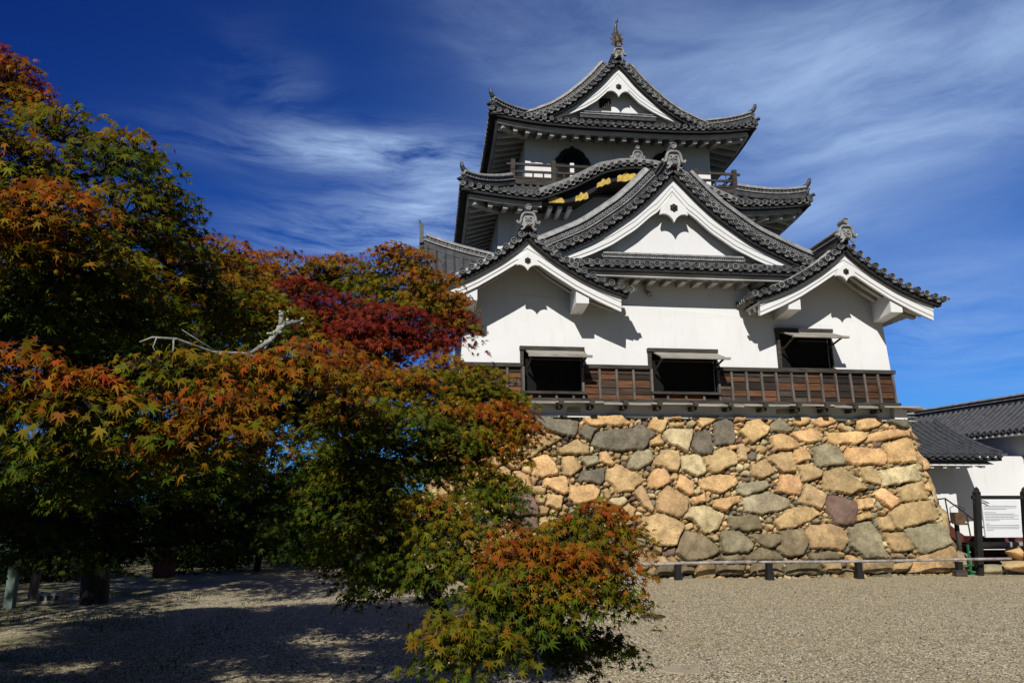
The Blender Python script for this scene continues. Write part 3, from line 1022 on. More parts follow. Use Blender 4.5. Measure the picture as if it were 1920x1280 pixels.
# top roof
prT = [(0, 18.12), (.35, 17.80), (.68, 17.37), (1.1, 16.94), (1.7, 16.40), (2.3, 15.98), (3.0, 15.66), (3.45, 15.50)]
botT = [(0, 17.34), (.4, 16.86), (.8, 16.46), (1.3, 16.12), (1.75, 15.90), (2.4, 15.66)]
top = hip_roof(KEEP, "top_roof", 4.90, 4.70, 13.6, 3.25, 6.15, 12.2, 15.72, 15.03, 0.34, (3.50, 5.90, 12.6), 15.02, label="roof over the top storey")
tg, P, B = gable_roof(KEEP, "top_gable_roof", 0.0, prT, botT, 5.44, 13.0, 5.68, 6.1, 0.50, 0.50, 0.92, "topmost gable under the gilt finial", rafters=0)
gegyo(tg, 0.0, 5.70, 17.40, 1.12, 1.16)
mb = MB()
mb.prism([(-3.2, 15.55), (3.2, 15.55)] + [(a, P(abs(a)) - 0.20) for a in np.linspace(3.2, -3.2, 25)], 6.08, 6.2)
gw = mb.build("gable_wall", M['plaster'], tg)
mb = MB()
mb.box(-0.64, -0.24, 6.02, 6.09, 16.36, 16.74)
gwi = mb.build("gable_window", M['black'], gw)
mb = MB()
for k in range(6):
    mb.box(-0.62 + k * 0.075, -0.59 + k * 0.075, 5.99, 6.02, 16.36, 16.74)
mb.box(-0.66, -0.22, 5.99, 6.03, 16.33, 16.37)
mb.build("lattice", M['wood'], gwi)
ridge(tg, "apron_ridge", [(-1.45, 5.92, 15.86), (1.45, 5.92, 15.86)], (0, 1, 0), 0.28, 0.24, ((0, -1, 0), 0.13))
# fish shaped finial standing tail up on the ridge end
mb = MB()
path = [(0.02, 5.62, 18.62), (0.02, 5.52, 18.82), (0.0, 5.58, 19.02), (-0.02, 5.66, 19.25), (-0.03, 5.70, 19.50), (0.0, 5.68, 19.72), (0.03, 5.62, 19.80), (0.055, 5.58, 19.92)]
mb.tube(path, [0.11, 0.14, 0.12, 0.09, 0.06, 0.038, 0.022, 0.006], 10)
for a in ([(0.10, 18.72), (0.24, 18.80), (0.16, 18.92), (0.27, 19.02), (0.14, 19.06), (0.22, 19.24), (0.08, 19.22)],):
    for s in (-1, 1):
        pts = [(s * x, z) for x, z in a]
        mb.prism(pts if s > 0 else pts[::-1], 5.60, 5.63)
mb.prism([(-0.02, 19.6), (0.04, 19.6), (0.07, 19.85), (0.03, 19.78), (-0.04, 19.8)], 5.64, 5.66)
mb.build("fish_finial", M['fish'], tg)

# balcony round the top storey
mb = MB()
mb.box(-4.12, 4.12, 5.02, 5.92, 12.80, 12.90)
mb.box(-4.16, 4.16, 4.98, 5.10, 12.68, 12.86)
for s in (-1, 1):
    mb.box(min(s * 3.5, s * 4.12), max(s * 3.5, s * 4.12), 5.9, 12.4, 12.80, 12.90)
bal = mb.build("balcony", M['wood'], KEEP)
mb = MB()
for zz, ov, h in ((13.46, 0.22, 0.085), (13.19, 0.0, 0.075), (12.96, 0.0, 0.06)):
    mb.box(-4.05 - ov, 4.05 + ov, 5.03, 5.10, zz - h / 2, zz + h / 2)
    for s in (-1, 1):
        x = s * 4.05
        mb.box(x - 0.035, x + 0.035, 5.11, 12.4, zz - h / 2, zz + h / 2)
for x in (-4.05, -2.60, 2.60, 4.05):
    mb.box(x - 0.075, x + 0.075, 4.99, 5.14, 12.86, 13.62)
for x in np.arange(-3.7, 3.71, 0.37):
    mb.box(x - 0.025, x + 0.025, 5.04, 5.09, 12.9, 13.2)
for s in (-1, 1):
    for y in np.arange(6.4, 12.4, 1.5):
        mb.box(s * 4.05 - 0.07, s * 4.05 + 0.07, y - 0.07, y + 0.07, 12.86, 13.6)
mb.build("railing", M['wood'], bal)
# bell shaped windows
for s in (-1, 1):
    half = [(0.0, 14.66), (0.09, 14.56), (0.25, 14.52), (0.42, 14.40), (0.52, 14.22), (0.60, 14.16), (0.68, 13.98), (0.70, 13.70), (0.74, 13.35), (0.80, 12.95)]
    poly = [(s * 1.76 + a, z) for a, z in reversed(half)] + [(s * 1.76 - a, z) for a, z in half[1:]]
    mb = MB()
    mb.prism(poly, 5.84, 5.895)
    bw = mb.build("bell_window", M['lacq'], uw)
    inner = [(s * 1.76 + a * 0.78, 12.95 + (z - 12.95) * 0.88) for a, z in reversed(half)] + [(s * 1.76 - a * 0.78, 12.95 + (z - 12.95) * 0.88) for a, z in half[1:]]
    mb = MB()
    mb.prism(inner, 5.832, 5.839)
    mb.build("window_opening", M['black'], bw)
    mb = MB()
    mb.box(s * 1.76 - 0.10, s * 1.76 + 0.05, 5.80, 5.83, 12.95, 13.95)
    mb.build("shutter_leaf", M['plaster'], bw)
mb = MB()
mb.box(-0.95, 0.95, 5.84, 5.895, 12.9, 13.98)  # black panel between the two bell windows
mb.build("dark_wall_panel", M['lacq'], uw)

# weatherboard band, rails and battens of the lower storey
mb = MB()
tones = [(0.135, 0.062, 0.032), (0.085, 0.050, 0.033), (0.045, 0.032, 0.024), (0.19, 0.085, 0.042), (0.075, 0.060, 0.048), (0.030, 0.024, 0.020), (0.12, 0.088, 0.066)]
xs = [-6.0, -5.66, -5.23, -4.80, -4.37, -3.95, -3.5, -3.05, -2.78, -2.33, -1.87, -1.41, -0.91, -0.5, 0.0, 0.5, 0.95, 1.31, 1.73, 2.16, 2.58, 3.02, 3.45, 3.87, 4.29, 4.72, 5.13, 5.53, 5.97]
rows = [4.46, 4.62, 4.80, 5.02, 5.17, 5.31]
for i in range(len(xs) - 1):
    for j in range(len(rows) - 1):
        xm, zm = (xs[i] + xs[i + 1]) / 2, (rows[j] + rows[j + 1]) / 2
        if any(w[0] - 0.02 < xm < w[1] + 0.02 and w[2] - 0.05 < zm < w[3] for w in WIN):
            continue
        bias = 2.2 if j == 3 - 1 else 1.0
        mb.col = random.choices(tones, (1.6 * bias, 1.2, 1.3, 0.9 * bias, 1.0, 1.2, 0.7))[0]
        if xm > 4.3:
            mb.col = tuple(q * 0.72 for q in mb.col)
        ya, yb = lean(rows[j]) - 0.085, lean(rows[j + 1]) - 0.055
        y2 = lean(zm) - 0.002
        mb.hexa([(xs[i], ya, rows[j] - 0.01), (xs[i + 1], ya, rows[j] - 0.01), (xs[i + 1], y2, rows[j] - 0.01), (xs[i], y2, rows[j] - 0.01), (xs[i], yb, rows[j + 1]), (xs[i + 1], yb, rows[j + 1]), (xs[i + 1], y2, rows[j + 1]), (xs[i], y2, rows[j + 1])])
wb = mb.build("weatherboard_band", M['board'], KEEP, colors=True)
mb, mt = MB(), MB()
for x in xs:
    zt = 5.30
    for w in WIN:
        if w[0] + 0.05 < x < w[1] - 0.05 and w[2] < 5.0:
            zt = w[2] - 0.06
    mb = MB()
    mb.bar((x, lean(4.44) - 0.12, 4.44), (x, lean(zt) - 0.10, zt), 0.06, 0.06, (0, 1, 0))
    mb.build("batten", M['woodv'], wb)
for (a, b) in ((-6.05, -4.44), (-2.72, -0.95), (0.98, 6.05)):
    mt.box(a, b, lean(5.35) - 0.16, lean(5.35) - 0.003, 5.29, 5.39)
mt.box(-6.08, 6.08, lean(4.43) - 0.17, lean(4.43) - 0.003, 4.39, 4.47)
mt.box(-4.45, -2.70, lean(4.6) - 0.20, lean(4.6) - 0.09, 4.58, 4.64)
mt.box(-0.95, 0.98, lean(4.6) - 0.20, lean(4.6) - 0.09, 4.62, 4.68)
mt.build("board_rail", M['wood'], wb)
# drip shelf and its cantilever beams
mb = MB()
for k in range(10):
    a, b = -6.1 + k * 1.26, -6.1 + k * 1.26 + 1.25
    b = min(b, 6.55)
    dz = 0.012 * ((k * 37) % 5 - 2)
    mb.hexa([(a, -0.62, 4.29 + dz), (b, -0.62, 4.29 + dz), (b, -0.16, 4.37), (a, -0.16, 4.37), (a, -0.62, 4.335 + dz), (b, -0.62, 4.335 + dz), (b, -0.16, 4.415), (a, -0.16, 4.415)])
mb.hexa([(6.1, -0.60, 4.29), (6.62, -0.60, 4.26), (6.62, 6.0, 4.26), (6.1, 6.0, 4.34), (6.1, -0.60, 4.335), (6.62, -0.60, 4.30), (6.62, 6.0, 4.30), (6.1, 6.0, 4.38)])
sh = mb.build("drip_shelf", M['greyw'], KEEP)
mb = MB()
for x in (-5.2, -4.3, -3.45, -2.64, -1.76, -0.85, 0.11, 1.06, 2.02, 2.95, 3.74, 4.53, 5.27):
    mb = MB()
    mb.hexa([(x - 0.06, -0.72, 4.27), (x + 0.06, -0.72, 4.27), (x + 0.06, -0.1, 4.34), (x - 0.06, -0.1, 4.34), (x - 0.06, -0.72, 4.38), (x + 0.06, -0.72, 4.38), (x + 0.06, -0.1, 4.46), (x - 0.06, -0.1, 4.46)])
    mb.box(x - 0.055, x + 0.055, -0.60, -0.2, 4.17, 4.268)
    mb.build("shelf_beam", M['wood'], sh)
mb = MB()
mb.box(2.55, 3.15, -0.20, 0.0, 4.15, 4.24)
mb.box(-3.2, -2.85, -0.20, 0.0, 4.12, 4.22)
mb.build("drain_block", M['slab'], lw)

# windows with propped top-hung shutters
for (x0, x1, z0, z1), lab in zip(WIN, ("window nearest the maple", "middle window", "highest window under the right gable")):
    yt, yb = lean(z1), lean(z0)
    mb = MB()
    f = 0.085
    mb.box(x0 - 0.10, x1 + 0.06, yt - 0.14, yt + 0.06, z1, z1 + 0.10)
    mb.hexa([(x0 - f, yb - .10, z0), (x0, yb - .10, z0), (x0, yb + .1, z0), (x0 - f, yb + .1, z0), (x0 - f, yt - .10, z1), (x0, yt - .10, z1), (x0, yt + .1, z1), (x0 - f, yt + .1, z1)])
    mb.hexa([(x1, yb - .05, z0), (x1 + f * .4, yb - .05, z0), (x1 + f * .4, yb + .1, z0), (x1, yb + .1, z0), (x1, yt - .05, z1), (x1 + f * .4, yt - .05, z1), (x1 + f * .4, yt + .1, z1), (x1, yt + .1, z1)])
    mb.box(x0 - 0.06, x1 + 0.05, yb - 0.10, yb + 0.1, z0 - 0.07, z0)
    wn = mb.build("window", M['wood'], KEEP)
    tag(wn, lab)
    mb = MB()
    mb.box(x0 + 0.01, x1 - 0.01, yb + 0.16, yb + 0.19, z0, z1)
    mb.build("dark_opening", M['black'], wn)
    mb = MB()
    dn = 0.24
    a0, a1 = x0 + 0.06, x1 + 0.02
    mb.hexa([(a0, yt - 0.14, z1 - 0.05), (a1, yt - 0.14, z1 - 0.05), (a1 + 0.02, yt - 0.80, z1 - dn - 0.05), (a0 + 0.02, yt - 0.80, z1 - dn - 0.05),
             (a0, yt - 0.14, z1 - 0.015), (a1, yt - 0.14, z1 - 0.015), (a1 + 0.02, yt - 0.80, z1 - dn - 0.015), (a0 + 0.02, yt - 0.80, z1 - dn - 0.015)])
    mb.box(a0 - 0.02, a1 + 0.10, yt - 0.84, yt - 0.76, z1 - dn - 0.065, z1 - dn - 0.005)
    shut = mb.build("shutter", M['greyw'], wn)
    mb = MB()
    mb.bar((x1 - 0.06, yt - 0.03, z1 - 0.42), (x1 + 0.0, yt - 0.66, z1 - 0.26), 0.04, 0.04)
    mb.bar((x0 + 0.12, yt - 0.02, z1 - 0.50), (x0 + 0.14, yt - 0.66, z1 - 0.26), 0.04, 0.04)
    mb.build("prop_stick", M['wood'], shut)

# flood lamp under the eave, lightning wire at the upper right
mb = MB()
mb.bar((-0.98, -0.02, 7.66), (-0.98, -0.16, 7.66), 0.05, 0.05)
mb.bar((-0.98, -0.16, 7.68), (-0.98, -0.16, 7.45), 0.05, 0.05, (0, 1, 0))
mb.lathe((-0.90, -0.14, 7.43), (0.3, -0.6, -0.5), [(0.045, -0.10), (0.06, 0.0), (0.085, 0.10), (0.07, 0.11), (0.01, 0.09)], 10)
mb.build("wall_lamp", M['concrete'], KEEP)
mb = MB()
mb.tube([(4.55, 6.6, 14.80), (4.68, 6.6, 14.72), (4.25, 6.4, 14.2), (4.22, 6.2, 13.9), (4.25, 6.2, 13.3)], 0.014, 6)
mb.build("lightning_wire", M['iron'], KEEP)

# side gable roof seen behind the left corner gable
mb, mc = MB(), MB()
def SG(x, s):
    q = (x + 7.1) / 1.9
    return Vector((x, 2.6 - 1.6 * s, 9.42 - 0.42 * q + 0.10 * (1 - q) ** 3 - 1.75 * (0.75 * s + 0.25 * (1 - (1 - s) ** 2)) + 0.35 * s))
for k in range(9):
    x = -7.0 + 0.27 * k
    mb.sweep([SG(x, j / 6) for j in range(7)], (1, 0, 0), [(0.07 * math.cos(q), 0.07 * math.sin(q)) for q in np.linspace(0, math.pi, 6)])
for j in range(14):
    a = j / 14
    for k in range(8):
        x0, x1 = -7.0 + 0.27 * k, -7.0 + 0.27 * (k + 1)
        p, q2 = SG(x0, a), SG(x0, a + 1 / 14)
        p1, q3 = SG(x1, a), SG(x1, a + 1 / 14)
        up = Vector((0, 0, 0.028))
        mb.add([p - up, p1 - up, q3 + up * 0.4, q2 + up * 0.4, q2 - up * 1.2, q3 - up * 1.2], [(0, 1, 2, 3), (3, 2, 5, 4)])
side_ridge = ([SG(x, 0) + Vector((0, 0.05, -0.02)) for x in np.linspace(-7.12, -4.8, 9)])
mb.bar(SG(-7.15, 0) + Vector((0, 0, 0.0)), SG(-7.15, 0) + Vector((0, 0, 0.62)), 0.12, 0.3, (0, 1, 0))
mb.tube([SG(-7.15, 0) + Vector((0, 0, 0.55)), SG(-7.2, 0) + Vector((-0.02, 0, 0.75))], [0.06, 0.02], 7)
sg = mb.build("side_gable_roof", [M['tile'], M['rim']], KEEP)
ridge(sg, "main_ridge", side_ridge, (0, 1, 0), 0.34, 0.42, ((0, -1, 0), 0.13))
mb = MB()
mb.hexa([(-7.0, 1.1, 7.3), (-5.9, 1.1, 7.3), (-5.9, 3.0, 7.3), (-7.0, 3.0, 7.3), (-7.0, 1.1, 7.85), (-5.9, 1.1, 7.85), (-5.9, 2.6, 8.9), (-7.0, 2.6, 9.1)])
mb.build("side_gable_wall", M['plaster'], sg)

STONES=[
('g',-4.07,3.97,-2.94,3.85,-3.1,3.44,-3.74,3.59),
('t',-4.14,3.44,-3.75,3.49,-3.36,3.44,-3.66,3.23,-4.16,2.95),
('g',-2.76,3.75,-2.42,3.67,-2.66,3.35,-2.96,3.51),
('o',-2.78,3.96,-2.48,3.99,-1.83,4.04,-1.65,3.9,-1.37,4.01,-1.47,3.83,-1.86,3.75,-2.55,3.75),
('g',-2.46,3.57,-1.54,3.65,-1.37,3.78,-0.98,3.53,-1.31,3.13,-2.16,3.1,-2.56,3.25),
('o',-0.92,3.96,-0.53,3.99,-0.51,3.88,-0.72,3.56,-1.09,3.67),
('l',-0.67,3.58,-0.49,3.68,0.11,3.67,0.05,3.48,-0.14,3.1,-0.66,3.38),
('g',0.23,3.57,0.56,3.61,0.56,3.01,0.15,3.01,0.05,3.24),
('o',-1.04,3.41,-0.84,3.49,-0.72,3.25,-1.08,3.22),
('t',-3.52,3.09,-3,3.36,-2.7,3.17,-2.75,2.98,-3.44,3),
('o',-4.16,2.88,-3.83,2.94,-3.61,2.73,-3.58,2.5,-3.91,2.41,-4.18,2.47),
('t',-3.38,2.91,-3.13,2.93,-2.92,2.66,-3.22,2.43,-3.41,2.48),
('k',-2.98,2.94,-2.51,2.96,-2.47,2.76,-2.79,2.67),
('g',-2.93,2.55,-2.35,2.63,-2.37,2.33,-2.49,2.22,-3.01,2.33),
('o',-3.86,2.38,-3.39,2.45,-3.29,2.28,-3.32,2.06,-3.45,1.99,-3.89,2.18),
('o',-3.83,2.01,-3.45,1.91,-3.55,1.63,-3.89,1.72),
('o',-3.26,2.15,-2.67,2.21,-2.55,2.08,-2.65,1.84,-3.14,1.74,-3.28,1.91),
('t',-2.31,2.56,-1.98,2.7,-1.51,2.48,-1.35,2.36,-1.65,2.11,-2.04,2.05,-2.25,2.36),
('k',-1.68,2.84,-1.5,3.05,-1.15,3.1,-1.06,2.82,-1.44,2.61,-1.7,2.66),
('t',-1.06,2.77,-0.75,3.11,-0.38,3.06,-0.3,2.85,-0.45,2.59,-0.63,2.59),
('l',-0.28,2.95,0.17,2.98,0.44,2.67,0.29,2.52,0.07,2.45,-0.28,2.62),
('o',-1.17,2.46,-0.99,2.63,-0.74,2.59,-0.68,2.29,-0.87,2.16,-1.23,2.17),
('o',-0.33,2.49,-0.06,2.29,-0.11,1.99,-0.24,1.96,-0.48,2.16),
('t',-1.66,2.01,-1.41,2.18,-1.16,1.66,-1.25,1.57,-1.44,1.69),
('t',-1,1.96,-0.73,2.18,-0.28,1.89,-0.35,1.57,-0.57,1.42,-1.04,1.59),
('o',-0.15,1.89,0.16,2.01,0.18,1.79,-0.09,1.74),
('l',-0.4,1.4,-0.15,1.68,0.32,1.66,0.6,1.47,0.39,1.15,0.09,1.06,-0.2,1.35),
('o',-2.42,3.04,-2.24,3.06,-2.07,2.76,-2.14,2.68,-2.42,2.81),
('o',-0.45,4.02,-0.17,4.04,-0.13,3.94,-0.46,3.92),
('t',-0.49,3.83,-0.11,3.89,-0.1,3.74,-0.46,3.71),
('o',0.15,4,0.88,4.05,0.92,3.94,0.39,3.74),
('g',0.77,3.84,1.07,3.95,1.26,3.82,1.19,3.31,0.68,3.28),
('o',1.27,4.03,1.61,4.04,1.65,3.93,1.3,3.88),
('o',1.72,3.91,1.99,3.97,2.27,3.75,2.13,3.56,1.7,3.34,1.45,3.62),
('k',2.33,3.83,2.55,3.97,2.88,3.73,2.84,3.62,2.31,3.63),
('o',2.93,4.03,3.41,4.04,3.44,3.89,3.05,3.81),
('o',3.47,3.93,3.93,4.07,4.14,3.99,4.16,3.88,3.67,3.79),
('o',4.8,4.04,5.32,4.08,5.54,3.92,5.24,3.77,4.79,3.69),
('g',5.63,3.98,6.17,4.09,6.27,4.07,6.2,3.75,5.92,3.82),
('o',5.05,3.6,5.66,3.72,6.19,3.74,6.18,3.55,5.05,3.38),
('o',3.91,3.62,4.92,3.65,5.02,3.52,4.61,3.33,3.96,3.34),
('o',2.84,3.6,3.46,3.72,3.71,3.57,3.66,3.42,3.26,3.34,3.03,3.43),
('o',2.25,3.5,2.58,3.57,3.01,3.35,2.98,3.2,2.33,3.13),
('t',0.62,3.06,0.94,3.21,1.22,2.99,1.16,2.78,0.54,2.54,0.27,2.67,0.32,2.96),
('o',0.99,3.25,1.26,3.31,1.27,3.15,1.04,3.12),
('t',1.28,3.27,1.48,3.28,1.5,2.86,1.24,2.88),
('t',2.08,2.97,2.71,3.09,2.81,2.79,2.71,2.58,2.43,2.55,2.11,2.86),
('o',2.8,3.13,3.14,3.19,3.21,2.9,2.84,2.81),
('k',3.37,3.22,3.79,3.3,4.02,3.22,4.15,2.87,4.08,2.76,3.41,2.74),
('o',4.38,3.2,5.23,3.18,5.38,2.99,5.24,2.79,4.42,2.78,4.21,2.9),
('o',5.37,3.3,6.02,3.46,6.19,3.44,6.13,2.87,5.45,2.83),
('t',1.6,2.73,1.98,2.89,2.16,2.58,1.8,2.39,1.55,2.5),
('t',2.83,2.75,3.19,2.75,3.48,2.56,3.4,2.48,2.95,2.29),
('t',3.46,2.5,4.06,2.69,4.52,2.17,4.06,2.01,3.51,2.12),
('t',4.53,2.66,4.91,2.71,5.13,2.38,5.01,2.25,4.6,2.3),
('l',5.07,2.59,5.87,2.71,6.14,2.77,6.16,2.36,5.4,2.25,5.13,2.2),
('o',0.53,2.49,1.03,2.44,1.08,2.24,0.59,2.02,0.19,2.14,0.14,2.34),
('k',1.16,2.24,1.85,2.33,1.92,2.16,1.32,1.95,1.1,2.04),
('o',2.37,2.5,2.82,2.45,2.75,1.99,2.17,2.06),
('t',3,2.24,3.48,1.99,3.24,1.64,2.68,1.79),
('p',3.47,1.94,3.67,1.95,4.25,1.76,4.01,1.24,3.53,1.24,3.41,1.54),
('o',4.75,1.99,5.1,2.16,5.44,1.79,5.14,1.61),
('k',1.23,1.89,1.9,2.04,2.37,1.86,2.39,1.66,1.5,1.49,1.26,1.59),
('o',0.43,1.84,1.08,1.96,1.03,1.79,0.65,1.59,0.41,1.69),
('o',4.27,1.86,4.69,1.89,4.66,1.66,4.26,1.61),
('t',1.95,1.32,2.4,1.61,2.98,1.66,3.23,1.49,2.59,1.22,2.12,1.12),
('d',0.76,1.44,1.47,1.47,1.54,1.12,0.81,1.1),
('o',4.15,1.46,4.5,1.56,4.59,1.38,4.11,1.3),
('t',5.11,1.51,5.51,1.75,6.21,1.81,6.36,1.77,6.4,1.4,5.31,1.13,5.14,1.18),
('k',5.4,1.13,6.41,1.26,6.54,1.26,6.66,0.8,6.2,0.64,5.66,0.54,5.39,0.88),
('t',4.72,1.37,5.01,1.43,5.12,1.11,4.73,1.07),
('t',4.74,1.03,5.33,1.02,5.5,0.63,4.95,0.57),
('k',3.86,1.16,4.48,1.29,4.61,1.11,4.65,0.47,4.11,0.45,3.83,0.73),
('t',2.74,1.05,2.94,1.22,3.59,1.2,3.74,0.82,3.51,0.64,2.78,0.71),
('d',2.26,1.1,2.64,1.1,2.71,0.8,2.49,0.53,2.13,0.47,1.88,0.54,2,1.05),
('d',2.61,0.53,3.35,0.59,3.4,0.39,2.73,0.38),
('o',5.59,0.42,6.47,0.69,6.71,0.55,6.67,0.1,5.09,0.09),
('d',4.88,0.52,5.15,0.55,5.23,0.4,4.83,0.4),
('d',2.1,0.31,2.84,0.31,2.98,0.07,2.05,0.05),
('t',2.89,0.33,3.41,0.33,3.42,0.08,3.04,0.11),
('t',4.05,0.32,4.81,0.34,4.76,0.07,4.02,0.08),
('t',4.85,0.29,5.54,0.33,5.14,0.09,4.82,0.09),
('t',5.49,2.14,6.18,2.33,6.25,1.87,5.49,1.78),
('t',-1.46,1.41,-1.07,1.48,-0.69,1.42,-0.44,1.24,-0.75,0.79,-1.1,0.79,-1.32,0.91),
('d',-0.65,0.76,-0.41,1.07,-0.01,0.97,0.35,0.64,0.12,0.48,-0.45,0.4,-0.68,0.58),
('k',0.54,1.06,0.94,1.1,1.24,0.75,1.08,0.59,0.51,0.57,0.46,0.85),
('d',1.18,0.99,2.02,1.01,2.01,0.72,1.59,0.7),
('d',0.16,0.45,0.82,0.54,0.92,0.38,0.2,0.38),
('d',1.29,0.61,1.51,0.69,1.91,0.61,1.95,0.39,1.02,0.4),
('t',0.14,0.97,0.35,1.02,0.41,0.87,0.25,0.83),
('d',0.21,0.29,0.95,0.29,0.81,0.05,0.26,0.07),
('d',1.21,0.33,1.92,0.28,1.88,0.05,1.14,0.05),
('d',-0.62,0.25,-0.32,0.25,-0.37,0.07,-0.64,0.12),
('d',-1.22,0.28,-0.86,0.3,-0.89,0.07,-1.24,0.05)]

# ------------------------------------------------------------------ stone base
TONE = {'o': (0.78, 0.49, 0.225), 't': (0.63, 0.435, 0.21), 'l': (0.76, 0.61, 0.33), 'g': (0.245, 0.215, 0.150), 'k': (0.45, 0.385, 0.235), 'p': (0.235, 0.15, 0.115), 'd': (0.31, 0.24, 0.14)}
YF = lambda z: -0.25 - 0.2625 * (4.0 - z)


def stone_field(us, zs, polys, seed, mask_fn, big=0.5, dark_low=True):
    """height and colour of a dry stone wall on a grid (nu x nz)"""
    r = np.random.default_rng(seed)
    U, Z = np.meshgrid(us, zs, indexing='ij')
    # wobble the outlines so that no edge is ruler straight
    def wob(f, a, ph):
        return a * (np.sin(U * f + ph + 1.7 * np.sin(Z * f * 0.8)) + np.sin(Z * f * 1.3 + ph * 2 + 1.3 * np.sin(U * f * 0.7)))
    Ux = U + wob(9.0, 0.012, 0.3) + wob(31.0, 0.005, 1.0)
    Zx = Z + wob(11.0, 0.010, 2.1) + wob(37.0, 0.005, 0.4)
    D2 = np.full(U.shape, -1.0)
    D = np.full(U.shape, -1.0)                               # inside distance of the owning stone
    H = np.zeros(U.shape)
    Cc = np.zeros(U.shape + (3,))
    Cc[:] = (0.03, 0.022, 0.013)
    for tone, pts in polys:
        P = np.array(pts)
        c = P.mean(0)
        P = c + (P - c) * 1.13
        area = 0.5 * np.sum(P[:, 0] * np.roll(P[:, 1], -1) - P[:, 1] * np.roll(P[:, 0], -1))
        if area < 0:
            P = P[::-1]
        lo, hi = P.min(0) - 0.1, P.max(0) + 0.1
        i0, i1 = np.searchsorted(us, [lo[0], hi[0]])
        k0, k1 = np.searchsorted(zs, [lo[1], hi[1]])
        if i1 <= i0 or k1 <= k0:
            continue
        u, z = Ux[i0:i1, k0:k1], Zx[i0:i1, k0:k1]
        inside = np.zeros(u.shape, bool)
        dist = np.full(u.shape, 9.0)
        n = len(P)
        for a in range(n):
            A, B = P[a], P[(a + 1) % n]
            e = B - A
            L2 = e @ e
            t = np.clip(((u - A[0]) * e[0] + (z - A[1]) * e[1]) / L2, 0, 1)
            dist = np.minimum(dist, np.hypot(u - A[0] - t * e[0], z - A[1] - t * e[1]))
            cond = ((A[1] > z) != (B[1] > z))
            with np.errstate(divide='ignore', invalid='ignore'):
                xi = (B[0] - A[0]) * (z - A[1]) / (B[1] - A[1]) + A[0]
            inside ^= cond & (u < xi)
        d = np.where(inside, dist, -dist)
        # corners rounded a little
        s = D[i0:i1, k0:k1]
        take = d > np.maximum(s, 0.0)
        e2 = D2[i0:i1, k0:k1]
        D2[i0:i1, k0:k1] = np.maximum(e2, np.minimum(d, s))
        D[i0:i1, k0:k1] = np.where(d > s, d, s)
        g = r.normal(0, 0.10, 2)
        size = math.sqrt(abs(area))
        h = (0.25 + 0.03 * size + r.uniform(-0.03, 0.03)) * (1 - np.exp(-np.maximum(d, 0) / 0.008))
        h += g[0] * (u - c[0]) + (g[1] - 0.06) * (z - c[1])
        h += 0.015 * np.minimum(np.maximum(d, 0) / 0.25, 1.0)
        f1, f2 = r.uniform(4, 8, 2)
        h += 0.012 * np.sin(u * f1 * 2 + r.uniform(0, 6)) * np.sin(z * f2 * 2 + r.uniform(0, 6))
        top = 0.25 + 0.03 * size
        for _k in range(5):                                  # chiselled facets round the face
            th = r.uniform(0, 2 * math.pi)
            m = r.uniform(0.15, 0.55)
            off = r.uniform(0.20, 0.50) * size
            h = np.minimum(h, top + 0.03 - m * ((u - c[0]) * math.cos(th) + (z - c[1]) * math.sin(th) - off))
        H[i0:i1, k0:k1] = np.where(take, np.maximum(h, 0.02), H[i0:i1, k0:k1])
        col = np.array(TONE[tone]) * r.uniform(0.85, 1.12) * (1 + r.normal(0, 0.018, 3))
        Cc[i0:i1, k0:k1][take] = col
    crack = np.maximum(D - D2, 0) * 0.5                      # tight joints where two stones touch
    H *= np.where(D > 0, 1 - np.exp(-crack / 0.012), 1.0)
    Cc = np.where((crack < 0.007)[..., None] & (D > 0)[..., None], np.array((0.03, 0.022, 0.013)), Cc)
    # fill the rest with chips and pebbles: Voronoi cells of random seeds
    free = (D < -0.012) & mask_fn(U, Z)
    idx = np.argwhere(free)
    if len(idx):
        q = np.stack([Ux[free], Zx[free]], 1)
        room = -D[free]
        order = r.permutation(len(q))
        seeds, rad = [], []
        cell = {}
        for j in order:
            x, z = q[j]
            rr = min(big, max(0.075, 0.12 + 1.1 * min(room[j], 0.6) * r.uniform(0.3, 1.0))) if room[j] < 0.5 else r.uniform(0.25, big)
            ok = True
            key = (int(x / 0.25), int(z / 0.25))
            R = int(math.ceil(big / 0.25)) + 1
            for a in range(key[0] - R, key[0] + R + 1):
                for b in range(key[1] - R, key[1] + R + 1):
                    for m in cell.get((a, b), ()):
                        if (seeds[m][0] - x) ** 2 + 1.5 * (seeds[m][1] - z) ** 2 < (0.5 * (rad[m] + rr)) ** 2:
                            ok = False
                            break
                    if not ok:
                        break
                if not ok:
                    break
            if ok:
                cell.setdefault(key, []).append(len(seeds))
                seeds.append((x, z))
                rad.append(rr)
            if len(seeds) > 900:
                break
        S, Rr = np.array(seeds), np.array(rad)
        d1 = np.full(len(q), 1e9)
        d2 = np.full(len(q), 1e9)
        own = np.zeros(len(q), int)
        for a in range(0, len(q), 4000):
            dd = np.hypot(q[a:a + 4000, None, 0] - S[None, :, 0], 1.25 * (q[a:a + 4000, None, 1] - S[None, :, 1])) - 0.42 * Rr[None, :]
            o = np.argsort(dd, 1)[:, :2]
            rows = np.arange(len(o))
            own[a:a + 4000] = o[:, 0]
            d1[a:a + 4000] = dd[rows, o[:, 0]]
            d2[a:a + 4000] = dd[rows, o[:, 1]]
        d = np.minimum((d2 - d1) * 0.5, room * 1.0) - 0.010
        tones = list('otttlokgltp')
        ct = np.array([np.array(TONE[tones[r.integers(len(tones))]]) * r.uniform(0.75, 1.15) for _ in S])
        hh = np.array([r.uniform(0.14, 0.25) for _ in S]) + np.where(Rr > 0.22, 0.05, 0)
